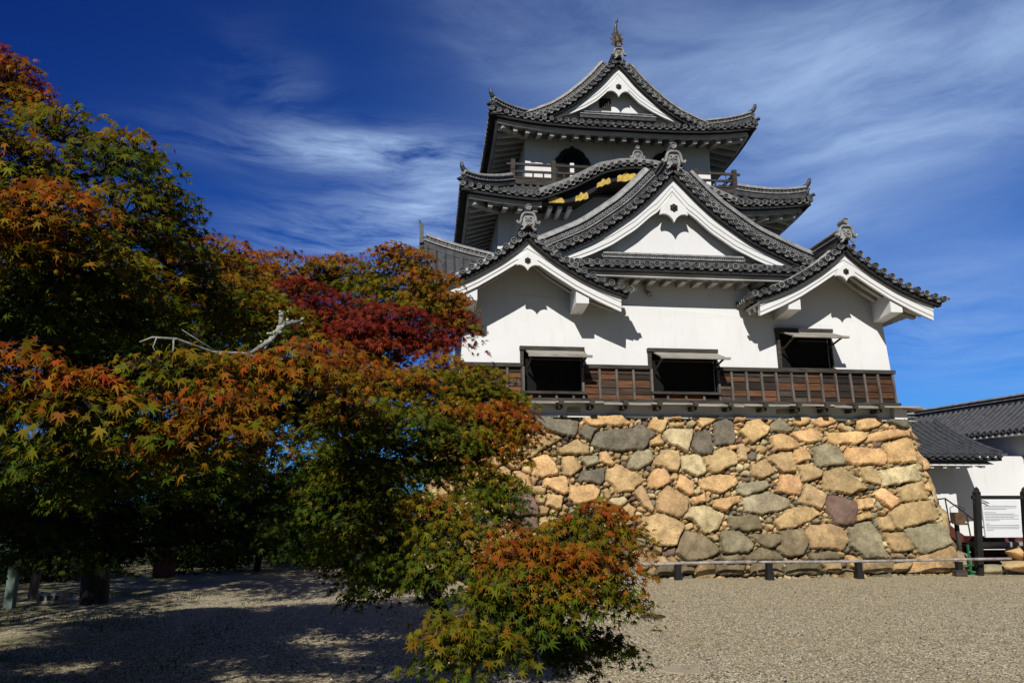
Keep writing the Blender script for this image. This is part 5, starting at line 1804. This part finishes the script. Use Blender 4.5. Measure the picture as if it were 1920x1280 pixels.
PADS_C = [('R',-7.43,-14.78,2.70,0.36,0.16), ('R',-7.25,-13.38,2.81,0.46,0.21), ('R',-6.74,-12.87,3.04,0.30,0.17), ('O',-6.89,-13.02,2.87,0.53,0.19), ('O',-6.39,-12.89,2.95,0.30,0.16), ('O',-6.49,-12.85,2.80,0.50,0.17), ('O',-6.14,-12.88,2.77,0.23,0.11), ('R',-6.23,-13.24,2.56,0.33,0.19), ('R',-6.41,-13.21,2.51,0.42,0.21), ('R',-6.10,-13.34,2.46,0.18,0.14), ('O',-6.79,-13.37,2.49,0.50,0.23), ('G',-7.23,-13.72,2.45,0.47,0.22), ('O',-7.50,-14.30,2.43,0.35,0.19), ('R',-6.28,-13.29,2.32,0.28,0.19), ('O',-6.55,-13.24,2.23,0.33,0.19), ('G',-7.32,-13.46,2.21,0.49,0.22), ('G',-6.88,-13.29,2.18,0.41,0.18), ('G',-7.65,-13.61,2.16,0.34,0.19), ('O',-6.42,-13.41,2.00,0.29,0.20), ('G',-6.24,-13.41,1.91,0.25,0.18), ('G',-6.28,-13.37,1.75,0.27,0.13), ('G',-7.36,-13.92,1.98,0.45,0.18), ('G',-7.60,-13.86,1.86,0.33,0.20), ('G',-7.18,-14.10,1.78,0.44,0.18), ('O',-6.80,-14.44,1.75,0.36,0.15), ('G',-7.02,-14.29,1.60,0.38,0.17), ('O',-6.65,-14.64,1.61,0.29,0.14), ('G',-7.42,-13.93,1.58,0.28,0.18), ('G',-7.09,-14.13,1.40,0.27,0.16), ('G',-6.72,-14.59,1.43,0.25,0.16), ('R',-6.32,-14.88,1.58,0.24,0.12), ('R',-6.20,-15.07,1.49,0.33,0.15), ('O',-5.95,-14.82,1.61,0.32,0.14), ('R',-5.70,-14.67,1.75,0.24,0.10), ('R',-5.55,-14.67,1.68,0.17,0.11), ('O',-5.86,-14.75,1.71,0.22,0.09), ('R',-5.63,-14.83,1.51,0.19,0.14), ('R',-5.94,-15.09,1.43,0.33,0.15), ('O',-6.29,-15.24,1.35,0.26,0.16), ('O',-6.02,-15.15,1.28,0.29,0.15), ('O',-5.65,-14.89,1.28,0.19,0.14), ('G',-6.52,-14.91,1.35,0.24,0.17), ('G',-6.48,-15.19,1.23,0.19,0.14), ('G',-6.19,-15.21,1.16,0.22,0.13), ('O',-5.49,-14.67,1.15,0.09,0.09), ('O',-6.74,-15.55,1.12,0.20,0.10), ('O',-6.63,-15.61,1.09,0.23,0.12), ('G',-6.48,-15.56,1.03,0.12,0.10), ('G',-6.71,-15.54,1.02,0.17,0.09), ('G',-5.88,-14.37,0.90,0.34,0.14), ('G',-5.62,-14.40,0.88,0.21,0.11), ('G',-5.94,-14.23,0.75,0.23,0.08), ('O',-5.54,-14.39,0.83,0.13,0.08), ('G',-6.09,-14.25,0.92,0.19,0.15), ('G',-6.27,-14.15,1.02,0.23,0.16), ('G',-7.47,-12.59,1.08,0.11,0.22), ('G',-7.37,-12.84,1.27,0.19,0.14), ('G',-6.90,-13.50,1.21,0.26,0.13), ('G',-7.22,-13.04,1.15,0.18,0.11), ('G',-7.57,-13.14,1.33,0.18,0.11)]
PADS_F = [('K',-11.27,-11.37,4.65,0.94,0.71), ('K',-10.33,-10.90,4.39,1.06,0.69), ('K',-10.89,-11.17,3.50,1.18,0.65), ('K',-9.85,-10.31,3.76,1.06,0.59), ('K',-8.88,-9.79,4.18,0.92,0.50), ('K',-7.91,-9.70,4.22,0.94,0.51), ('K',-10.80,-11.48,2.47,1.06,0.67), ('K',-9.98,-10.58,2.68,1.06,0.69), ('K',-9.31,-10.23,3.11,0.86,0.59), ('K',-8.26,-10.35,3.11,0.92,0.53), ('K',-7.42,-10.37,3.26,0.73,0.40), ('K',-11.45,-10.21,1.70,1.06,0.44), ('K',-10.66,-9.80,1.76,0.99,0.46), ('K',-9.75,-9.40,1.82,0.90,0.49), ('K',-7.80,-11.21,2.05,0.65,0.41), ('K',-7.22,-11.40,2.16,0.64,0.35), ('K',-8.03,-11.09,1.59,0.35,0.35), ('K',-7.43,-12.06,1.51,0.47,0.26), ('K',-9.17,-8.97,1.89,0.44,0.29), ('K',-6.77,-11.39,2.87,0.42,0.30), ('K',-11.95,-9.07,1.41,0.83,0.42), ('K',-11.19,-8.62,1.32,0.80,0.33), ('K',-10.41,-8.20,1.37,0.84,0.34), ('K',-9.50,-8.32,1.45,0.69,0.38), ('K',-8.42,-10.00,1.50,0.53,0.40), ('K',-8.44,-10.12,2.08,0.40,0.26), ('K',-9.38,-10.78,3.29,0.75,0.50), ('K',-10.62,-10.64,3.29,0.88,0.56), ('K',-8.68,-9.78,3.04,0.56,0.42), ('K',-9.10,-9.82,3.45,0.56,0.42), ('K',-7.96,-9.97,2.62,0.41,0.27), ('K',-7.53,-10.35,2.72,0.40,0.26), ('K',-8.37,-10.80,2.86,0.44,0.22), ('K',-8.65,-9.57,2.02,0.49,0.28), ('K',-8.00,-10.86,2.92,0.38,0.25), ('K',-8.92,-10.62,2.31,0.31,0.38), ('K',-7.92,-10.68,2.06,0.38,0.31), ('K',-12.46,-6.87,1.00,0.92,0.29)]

# ------------------------------------------------------------------ maples and other trees
def leaf_template(spread=1.0):
    """seven lobed leaf lying in x-y, stem at the origin, tip along +x"""
    tips = [(0, 1.0), (40, 0.90), (82, 0.68), (124, 0.36)]
    val = [(19, 0.34), (61, 0.30), (104, 0.22)]
    pol = []
    for k, (a, r) in enumerate(tips[::-1]):
        pol.append((-a, r))
        if k < 3:
            pol.append((-val[2 - k][0], val[2 - k][1]))
    pol2 = [(-a, r) for a, r in pol[:-1]][::-1]
    pol = pol + pol2
    v = [(0.0, 0.0, 0.0)]
    for a, r in pol:
        q = math.radians(a)
        v.append((r * math.cos(q), r * math.sin(q) * spread, -0.22 * r * r))
    f = [(0, i, i + 1) for i in range(1, len(v) - 1)]
    return np.array(v), np.array(f)


LEAF_V, LEAF_F = leaf_template()
SMALL_V = np.array([(0, 0, 0), (0.45, -0.30, 0.02), (1.0, 0, -0.12), (0.45, 0.30, 0.02)])
SMALL_F = np.array([(0, 1, 2), (0, 2, 3)])
RAMP_X = [0.0, 0.30, 0.50, 0.66, 0.82, 1.0]
RAMP_C = np.array([(0.012, 0.024, 0.004), (0.056, 0.090, 0.006), (0.158, 0.132, 0.007), (0.265, 0.092, 0.008), (0.245, 0.044, 0.009), (0.135, 0.015, 0.011)])
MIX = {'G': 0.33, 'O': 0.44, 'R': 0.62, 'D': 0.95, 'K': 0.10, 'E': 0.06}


def ramp_col(v):
    v = np.clip(v, 0, 1)
    return np.stack([np.interp(v, RAMP_X, RAMP_C[:, k]) for k in range(3)], -1)


def make_leaves(name, pads, size, parent, mat, density=1.0, tpl=(LEAF_V, LEAF_F), spray_r=0.15, seed=1, per=11):
    r = np.random.default_rng(seed)
    pos, nor, head, col, siz, twigs = [], [], [], [], [], []
    for tone, x, y, z, rx, rz in pads:
        ry = 0.75 * rx
        area = math.pi * rx * rz
        nsp = max(4, int(density * area / (size * size * 0.36 * per) * 2.0))
        ph = r.uniform(0, 6.28, 2)
        nlay = 1 if tone == 'E' else (3 if rz > 0.22 else 2)
        for _ in range(nsp):
            a0 = r.uniform(0, 2 * math.pi)
            if tone in 'KE':                                  # bulky dark crowns
                d = r.normal(0, 1, 3)
                d /= np.linalg.norm(d)
                q = r.random() ** 0.40
                c = np.array([x + rx * d[0] * q, y + ry * d[1] * q, z + rz * d[2] * q])
            else:                                             # flat, drooping tiers with a ragged rim
                lay = (r.integers(nlay) + 0.5) / nlay * 2 - 1
                rim = math.sqrt(max(0.25, 1 - 0.7 * lay * lay)) * (1 + 0.22 * math.sin(2 * a0 + ph[0] + 2 * lay) + 0.16 * math.sin(5 * a0 + ph[1]))
                q = r.random() ** 0.5 * rim
                d = np.array([math.cos(a0), math.sin(a0), lay])
                c = np.array([x + rx * d[0] * q, y + ry * d[1] * q, z + rz * (0.80 * lay + 0.25 - 0.55 * q * q) + r.normal(0, 0.05 * rz)])
            twigs.append(((x, y, z - 0.35 * rz), tuple(c)))
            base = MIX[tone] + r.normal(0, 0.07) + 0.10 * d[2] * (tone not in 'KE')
            n = int(r.integers(int(per * 0.6), int(per * 1.5)))
            out = np.array([d[0], d[1], 0.0])
            out /= (np.linalg.norm(out) + 1e-6)
            tilt = out * 0.45 + np.array([-0.10, -0.35, 1.0]) + r.normal(0, 0.22, 3)
            for _k in range(n):
                a = r.uniform(0, 2 * math.pi)
                rr = spray_r * math.sqrt(r.random()) * 1.25
                off = np.array([math.cos(a) * rr, math.sin(a) * rr, 0.0])
                off[2] = -0.35 * rr * rr / spray_r + r.normal(0, 0.15 * spray_r) - 0.28 * (off @ out)
                pos.append(c + off)
                nn = tilt + r.normal(0, 0.50, 3)
                h = off / (rr + 1e-6) * 0.8 + out * 0.6 + np.array([0, 0, -0.35]) + r.normal(0, 0.45, 3)
                nor.append(nn)
                head.append(h)
                col.append(base + r.normal(0, 0.05))
                siz.append(size * r.uniform(0.48, 1.2))
    pos, nor, head, col, siz = map(np.array, (pos, nor, head, col, siz))
    col = ramp_col(col) * r.uniform(0.7, 1.3, (len(pos), 1)) * (1 + r.normal(0, 0.06, (len(pos), 3)))
    print(name, len(pos), 'leaves')
    nor /= np.linalg.norm(nor, axis=1)[:, None]
    head = head - (head * nor).sum(1)[:, None] * nor
    head /= np.linalg.norm(head, axis=1)[:, None]
    side = np.cross(nor, head)
    tv, tf = tpl
    tv = tv - np.array([0.35, 0, 0])
    curl = r.uniform(0.2, 2.8, len(pos))
    wid = r.uniform(0.60, 1.0, len(pos))
    vv = (pos[:, None] + siz[:, None, None] * (tv[None, :, 0, None] * head[:, None] + tv[None, :, 1, None] * side[:, None] * wid[:, None, None] + tv[None, :, 2, None] * nor[:, None] * curl[:, None, None]))
    k = len(tv)
    f = (tf[None] + k * np.arange(len(pos))[:, None, None]).reshape(-1, 3)
    o = array_mesh(name, vv.reshape(-1, 3), f, mat, np.repeat(np.clip(col, 0.003, 1), k, 0), parent)
    return o, twigs


def make_wood(name, trunk, pads, parent, mat, seed=1, twigs=(), r_tip=0.010, r_gain=0.011, joint=0.0, wig=0.16):
    """trunk polyline, then every pad joined to the nearest wood already there"""
    r = random.Random(seed)
    nodes = [dict(p=Vector(p), par=i - 1, n=0) for i, p in enumerate(trunk)]
    k0 = max(1, len(trunk) // 2)
    todo = [Vector((q[1], q[2], q[3] - 0.35 * q[5])) for q in pads]
    while todo:
        best = None
        for j, t in enumerate(todo):
            for i in range(k0, len(nodes)):
                d = (nodes[i]['p'] - t).length + 0.35 * max(0, nodes[i]['p'].z - t.z)
                d += 0.10 * (nodes[i]['p'] - nodes[k0]['p']).length
                if best is None or d < best[0]:
                    best = (d, j, i)
        _, j, i = best
        t = todo.pop(j)
        a = nodes[i]['p']
        L = (t - a).length
        m = max(1, int(L / 0.45))
        prev = i
        for s in range(1, m + 1):
            q = s / m
            p = a.lerp(t, q)
            if s < m:
                p += Vector((r.gauss(0, 1), r.gauss(0, 1), r.gauss(0, 0.7))) * wig * min(0.6, L) * 0.35
                p.z += 0.08 * L * math.sin(math.pi * q)
            nodes.append(dict(p=p, par=prev, n=0))
            prev = len(nodes) - 1
        nodes[prev]['n'] += 1
    for i in range(len(nodes) - 1, 0, -1):
        if nodes[i]['par'] >= 0:
            nodes[nodes[i]['par']]['n'] += nodes[i]['n']
    kids = {}
    for i, nd in enumerate(nodes):
        kids.setdefault(nd['par'], []).append(i)
    rad = lambda i: r_tip + r_gain * math.sqrt(nodes[i]['n'])
    mb = MB()
    stack = [0]
    while stack:
        i = stack.pop()
        chain = [nodes[i]['par'], i] if nodes[i]['par'] >= 0 else [i]
        while True:
            ks = kids.get(chain[-1], [])
            if not ks:
                break
            ks = sorted(ks, key=lambda q: -nodes[q]['n'])
            stack += ks[1:]
            chain.append(ks[0])
        if len(chain) > 1:
            rr = [rad(q) for q in chain]
            rr[0] = min(rr[0], rr[1] * 1.15)
            mb.tube([nodes[q]['p'] for q in chain], rr, 8)
    rt = random.Random(seed + 1)
    for a, b in twigs:
        if rt.random() < 0.55:
            a, b = Vector(a), Vector(b)
            m = a.lerp(b, 0.55) + Vector((rt.gauss(0, .04), rt.gauss(0, .04), 0.05 * (b - a).length))
            mb.tube([a, m, b], [0.006, 0.0045, 0.002], 4, cap=False)
    return mb.build(name, mat, parent, smooth=True, fix=False)


def flare(p0, p1, n=4):
    return [Vector(p0).lerp(Vector(p1), k / n) for k in range(n + 1)]


def maple(name, label, loc, trunk, pads, seed, size, dens=1.0, group=None, gain=0.011):
    t = thing(name, label, "tree", loc, group)
    cr, tw = make_leaves("crown", pads, size, t, M['leaf'], dens, seed=seed)
    make_wood("trunk", trunk, pads, t, M['bark'], seed, tw, 0.008, gain)
    return t


OFF_A = [('G', -11.9, -16.4, 4.5, 0.9, 0.35), ('O', -11.7, -15.2, 4.7, 0.8, 0.35), ('G', -12.6, -15.0, 5.0, 1.0, 0.4), ('O', -12.2, -17.0, 4.2, 0.9, 0.3),
         ('G', -13.2, -13.6, 5.0, 1.0, 0.4), ('O', -13.4, -16.2, 4.6, 0.9, 0.35), ('G', -11.4, -17.8, 4.0, 0.7, 0.3), ('G', -12.6, -12.4, 4.6, 1.0, 0.4)]
TA = maple("maple_tree", "near maple with big olive and orange leaves filling the left edge", (-11.0, -15.0, 0),
           [(-11.0, -15.0, -0.1), (-10.95, -14.95, 0.5), (-10.85, -14.9, 1.1), (-10.7, -14.85, 1.7), (-10.45, -14.9, 2.2), (-10.15, -14.95, 2.6)], PADS_A + OFF_A, 3, 0.062, 2.0, gain=0.006)
HIGH = [('G', -11.7, -16.9, 5.0, 0.8, 0.3), ('O', -12.4, -16.0, 5.6, 1.0, 0.35), ('G', -11.6, -15.2, 5.3, 0.7, 0.3), ('O', -12.8, -17.2, 4.4, 1.0, 0.35), ('G', -12.0, -14.2, 5.6, 0.9, 0.35),
        ('G', -13.4, -14.8, 5.4, 1.0, 0.4), ('O', -13.8, -13.0, 5.2, 1.0, 0.4), ('G', -12.9, -12.6, 5.6, 0.9, 0.35), ('G', -11.6, -17.8, 4.4, 0.7, 0.3), ('O', -12.2, -15.6, 3.6, 0.8, 0.35), ('G', -12.4, -13.4, 3.6, 0.8, 0.35), ('G', -13.4, -16.0, 3.4, 0.8, 0.35),
        ('O', -10.2, -15.7, 3.3, 0.7, 0.25), ('G', -10.1, -16.5, 3.1, 0.6, 0.25), ('O', -11.2, -15.6, 3.4, 0.9, 0.3), ('G', -11.1, -14.3, 3.2, 0.7, 0.25), ('O', -12.0, -13.2, 3.3, 0.9, 0.3), ('G', -13.2, -13.8, 3.5, 0.9, 0.3), ('G', -12.2, -14.8, 2.9, 0.9, 0.3), ('O', -9.9, -17.3, 2.9, 0.5, 0.2), ('O', -10.3, -15.6, 4.5, 0.7, 0.3), ('G', -10.5, -14.6, 4.3, 0.7, 0.3), ('O', -10.2, -16.6, 4.2, 0.6, 0.25), ('G', -11.0, -13.4, 4.4, 0.8, 0.3)]
cr3, tw3 = make_leaves("upper_crown", HIGH, 0.075, TA, M['leaf'], 4.2, seed=23)
make_wood("limb", [(-10.95, -14.95, 0.5), (-11.1, -15.2, 2.2), (-11.3, -15.6, 3.6), (-11.3, -16.0, 4.6)], HIGH, TA, M['bark'], 8, tw3, 0.010, 0.010)
TB = maple("maple_tree", "maple with a deep red layer of leaves beside the white castle wall", (-12.7, -11.2, 0),
           [(-12.7, -11.2, -0.1), (-12.6, -11.2, 0.6), (-12.4, -11.2, 1.3), (-12.0, -11.3, 2.0), (-11.4, -11.5, 2.7), (-10.6, -11.6, 3.1), (-9.6, -11.5, 3.3)], PADS_B, 5, 0.066, 2.0, gain=0.012)
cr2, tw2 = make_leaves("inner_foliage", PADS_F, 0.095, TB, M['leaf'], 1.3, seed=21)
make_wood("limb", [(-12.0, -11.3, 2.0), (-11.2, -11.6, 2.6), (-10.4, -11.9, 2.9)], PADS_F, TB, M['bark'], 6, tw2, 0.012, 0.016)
TC = maple("maple_tree", "low spreading maple of green and orange leaves in front of the stone base", (-6.5, -14.4, 0),
           [(-6.5, -14.4, -0.1), (-6.52, -14.35, 0.35), (-6.6, -14.3, 0.7), (-6.75, -14.2, 1.05), (-6.95, -14.05, 1.4)], PADS_C, 9, 0.058, 2.2, gain=0.007)
# dead lichen covered branch of the near maple
mb = MB()
mb.tube([(-8.44, -15.73, 2.665), (-8.39, -15.69, 2.70), (-8.29, -15.61, 2.71), (-8.14, -15.42, 2.675), (-7.97, -15.25, 2.70), (-7.87, -15.17, 2.80), (-7.81, -15.10, 2.92), (-7.70, -15.06, 2.96)], [0.003, 0.006, 0.008, 0.009, 0.011, 0.017, 0.022, 0.010], 8)
mb.tube([(-7.82, -15.11, 2.90), (-7.82, -15.11, 3.00)], [0.02, 0.012], 7)
mb.tube([(-8.30, -15.62, 2.71), (-8.29, -15.64, 2.64), (-8.285, -15.67, 2.54)], [0.006, 0.005, 0.003], 7)
mb.tube([(-8.37, -15.68, 2.703), (-8.385, -15.68, 2.65), (-8.36, -15.66, 2.60)], [0.004, 0.003, 0.002], 6)
mb.tube([(-7.99, -15.27, 2.70), (-7.93, -15.25, 2.68), (-7.80, -15.15, 2.69), (-7.66, -15.07, 2.66)], [0.010, 0.009, 0.007, 0.004], 6)
mb.tube([(-8.12, -15.40, 2.68), (-8.0, -15.32, 2.63), (-7.9, -15.24, 2.61), (-7.76, -15.15, 2.63)], [0.008, 0.007, 0.005, 0.003], 6)
mb.tube([(-8.12, -15.40, 2.68), (-8.3, -15.5, 2.79)], [0.005, 0.002], 5)
db = mb.build("dead_branch", M['deadbark'], TA, smooth=True)
mb = MB()
r3 = random.Random(8)
for k in range(46):
    q = r3.random()
    a, b = Vector((-7.92, -15.20, 2.75)), Vector((-7.79, -15.09, 2.94))
    if k > 34:
        a, b = Vector((-7.81, -15.1, 2.93)), Vector((-7.70, -15.06, 2.965))
    if k > 40:
        a, b = Vector((-7.82, -15.11, 2.9)), Vector((-7.82, -15.11, 3.005))
    p = a.lerp(b, q) + Vector((r3.gauss(0, .012), r3.gauss(0, .012), r3.gauss(0, .010)))
    mb.lathe(p, (r3.gauss(0, 1), r3.gauss(0, 1), r3.gauss(0, 1)), [(0.004, -0.008), (r3.uniform(0.008, 0.015), 0), (0.003, 0.008)], 6)
mb.build("lichen_tuft", M['lichen'], db)

# shade tree behind the maples, then the dark evergreens closing the court
t = thing("shade_tree", "dark tree with a thick trunk standing in the deep shade on the left", "tree", (-12.85, -4.5, 0))
pd = [('K', -13.4, -5.4, 5.2, 1.7, 0.9), ('K', -12.2, -6.4, 4.8, 1.6, 0.8), ('K', -14.4, -4.4, 5.4, 1.7, 0.9), ('K', -11.4, -4.8, 5.0, 1.6, 0.7), ('K', -10.4, -6.6, 4.2, 1.4, 0.7),
      ('K', -13.0, -3.2, 4.6, 1.7, 0.8), ('K', -15.6, -6.0, 5.6, 1.7, 0.9), ('K', -10.2, -4.4, 4.2, 1.2, 0.6), ('K', -14.4, -7.4, 5.8, 1.6, 0.8), ('G', -12.6, -8.0, 5.2, 1.3, 0.6), ('K', -11.2, -8.2, 4.2, 1.2, 0.6),
      ('K', -15.2, -9.0, 5.6, 1.7, 0.8), ('K', -16.6, -7.6, 5.4, 1.7, 0.8), ('K', -14.8, -10.8, 5.4, 1.5, 0.7), ('K', -16.8, -10.0, 5.2, 1.7, 0.8), ('K', -17.8, -5.6, 5.2, 1.8, 0.8), ('K', -17.2, -3.6, 4.8, 1.6, 0.8), ('K', -15.6, -12.4, 5.0, 1.4, 0.6), ('K', -18.6, -8.6, 5.0, 1.6, 0.8)]
cr, tw = make_leaves("crown", pd, 0.17, t, M['leaf'], 1.3, seed=31, spray_r=0.3, tpl=(LEAF_V, LEAF_F))
make_wood("trunk", [(-12.85, -4.5, -0.1), (-12.87, -4.5, 0.5), (-12.9, -4.55, 1.2), (-12.95, -4.7, 2.0), (-13.0, -4.9, 2.9), (-13.05, -5.0, 3.6)], pd, t, M['bark'], 12, tw, 0.03, 0.048)
EV = [(-21.5, 8.0, 4.2, 2.2, "dark evergreen at the far left end of the court"), (-18.2, 8.6, 3.9, 2.1, "dark evergreen second from the left behind the court"), (-15.6, 9.4, 4.4, 2.0, "taller dark evergreen rising behind the red box"),
      (-13.2, 8.4, 3.4, 1.7, "rounded dark evergreen to the right of the red box"), (-11.0, 9.6, 3.0, 1.6, "low dark evergreen beside the castle's stone flank"), (-24.6, 6.0, 5.0, 2.4, "tall dark evergreen beyond the left edge of the court")]
for k, (x, y, h, w, lab) in enumerate(EV):
    t = thing("evergreen_tree", lab, "tree", (x, y, 0), "dark evergreens behind the court")
    r = np.random.default_rng(50 + k)
    pd = [('E', x + r.normal(0, w * 0.42), y + r.normal(0, w * 0.35), h * (0.30 + 0.60 * j / 12), w * (0.62 - 0.32 * j / 12), h * 0.13) for j in range(13)]
    cr, tw = make_leaves("crown", pd, 0.24, t, M['needle'], 2.4, tpl=(SMALL_V, SMALL_F), spray_r=0.32, seed=60 + k, per=14)
    make_wood("trunk", flare((x, y, -0.1), (x + 0.1, y, h * 0.55)), pd, t, M['bark'], 70 + k, (), 0.03, 0.035)
for (x, y, lx, h, lab) in ((-12.4, 3.9, 1.9, 1.25, "clipped dark green hedge right of the red box"), (-17.8, 2.6, 2.4, 1.3, "clipped dark green hedge left of the red box")):
    t = thing("hedge", lab, "hedge", (x, y, 0))
    pd = [('E' if j % 3 else 'K', x - lx + 2 * lx * (j + 0.5) / 9, y + 0.1 * (-1) ** j, h * f, 0.42, h * 0.28) for j in range(9) for f in (0.25, 0.72)]
    cr, tw = make_leaves("crown", pd, 0.10, t, M['needle'], 1.0, tpl=(SMALL_V, SMALL_F), spray_r=0.16, seed=90 + int(abs(x)), per=14)
    make_wood("stem", flare((x, y, -0.05), (x, y, h * 0.6)), pd, t, M['bark'], 95, (), 0.012, 0.01)
for k, (x, y, h, w, lab) in enumerate(((-15.9, -0.6, 2.3, 1.5, "broad dark shrub behind the wooden post at the left"), (-11.3, 2.0, 2.5, 1.5, "broad dark shrub just right of the red box"), (-9.3, 3.6, 2.4, 1.4, "broad dark shrub under the maple, nearest the stone base"), (-13.9, 3.2, 2.4, 1.4, "broad dark shrub close behind the red box"), (-18.4, 0.4, 2.6, 1.6, "broad dark shrub behind the pale green post"))):
    t = thing("dark_shrub", lab, "shrub", (x, y, 0), "dark shrubs along the left of the court")
    r = np.random.default_rng(150 + k)
    pd = [('E', x + r.normal(0, w * 0.45), y + r.normal(0, w * 0.30), h * (0.12 + 0.72 * j / 13), w * (0.60 - 0.25 * j / 13), h * 0.16) for j in range(14)]
    make_leaves("crown", pd, 0.13, t, M['needle'], 1.6, tpl=(SMALL_V, SMALL_F), spray_r=0.22, seed=160 + k, per=14)
    make_wood("stem", flare((x, y, -0.1), (x + 0.1, y, h * 0.5)), pd, t, M['bark'], 170 + k, (), 0.02, 0.02)
# azalea mound in light by the brown post
t = thing("shrub", "rounded low shrub behind the brown post at the left", "shrub", (-13.6, -2.3, 0))
pd = [('G', -13.6 + 0.35 * math.cos(k), -2.3 + 0.3 * math.sin(k * 2), 0.45 + 0.3 * (k % 3), 0.45, 0.22) for k in range(9)]
make_leaves("crown", pd, 0.07, t, M['needle'], 0.9, tpl=(SMALL_V, SMALL_F), spray_r=0.12, seed=99, per=12)
make_wood("stem", flare((-13.6, -2.3, -0.05), (-13.6, -2.3, 0.5)), pd, t, M['bark'], 98, (), 0.008, 0.008)

# small things under the trees on the left
t = thing("marker_post", "pale green square marker post at the far left", "post", (-14.05, -5.0, 0))
mb = MB()
mb.box(-14.13, -13.99, -5.07, -4.93, -0.05, 0.92)
mb.build("shaft", M['sage'], t)
mb = MB()
mb.hexa([(-14.13, -5.07, .92), (-13.99, -5.07, .92), (-13.99, -4.93, .92), (-14.13, -4.93, .92), (-14.08, -5.02, 1.0), (-14.04, -5.02, 1.0), (-14.04, -4.98, 1.0), (-14.08, -4.98, 1.0)])
mb.build("cap", M['sage'], t)
mb = MB()
mb.tube([(-14.2, -3.9, -0.05), (-14.19, -3.9, 0.3), (-14.16, -3.91, 0.7), (-14.14, -3.9, 1.05)], [0.085, 0.08, 0.078, 0.075], 10)
mb.lathe((-14.14, -3.9, 1.04), (0.02, 0, 1), [(0.076, 0), (0.06, 0.03), (0.01, 0.035)], 10)
o = mb.build("wooden_post", M['woodv'])
tag(o, "rough brown wooden post by the low shrub at the left", "post")
mb = MB()
mb.box(-13.86, -13.42, -4.48, -4.30, 0.0, 0.05)
mb.box(-13.86, -13.42, -4.48, -4.30, 0.14, 0.19)
for x in (-13.86, -13.73, -13.59, -13.46):
    mb.box(x, x + 0.04, -4.475, -4.305, 0.05, 0.14)
o = mb.build("concrete_block", M['concrete'])
tag(o, "small hollow concrete block lying under the left trees", "concrete block")
t = thing("red_box", "dark red metal box standing in the shade in front of the evergreens", "box", (-13.2, 0.5, 0))
mb = MB()
mb.box(-13.42, -12.98, 0.30, 0.65, 0.03, 0.60)
mb.build("cabinet", M['redp'], t)
mb = MB()
mb.box(-13.45, -12.95, 0.27, 0.68, 0.60, 0.66)
mb.build("lid", M['redp'], t)
mb = MB()
mb.box(-13.36, -13.04, 0.285, 0.298, 0.10, 0.52)
mb.build("door", M['redp'], t)
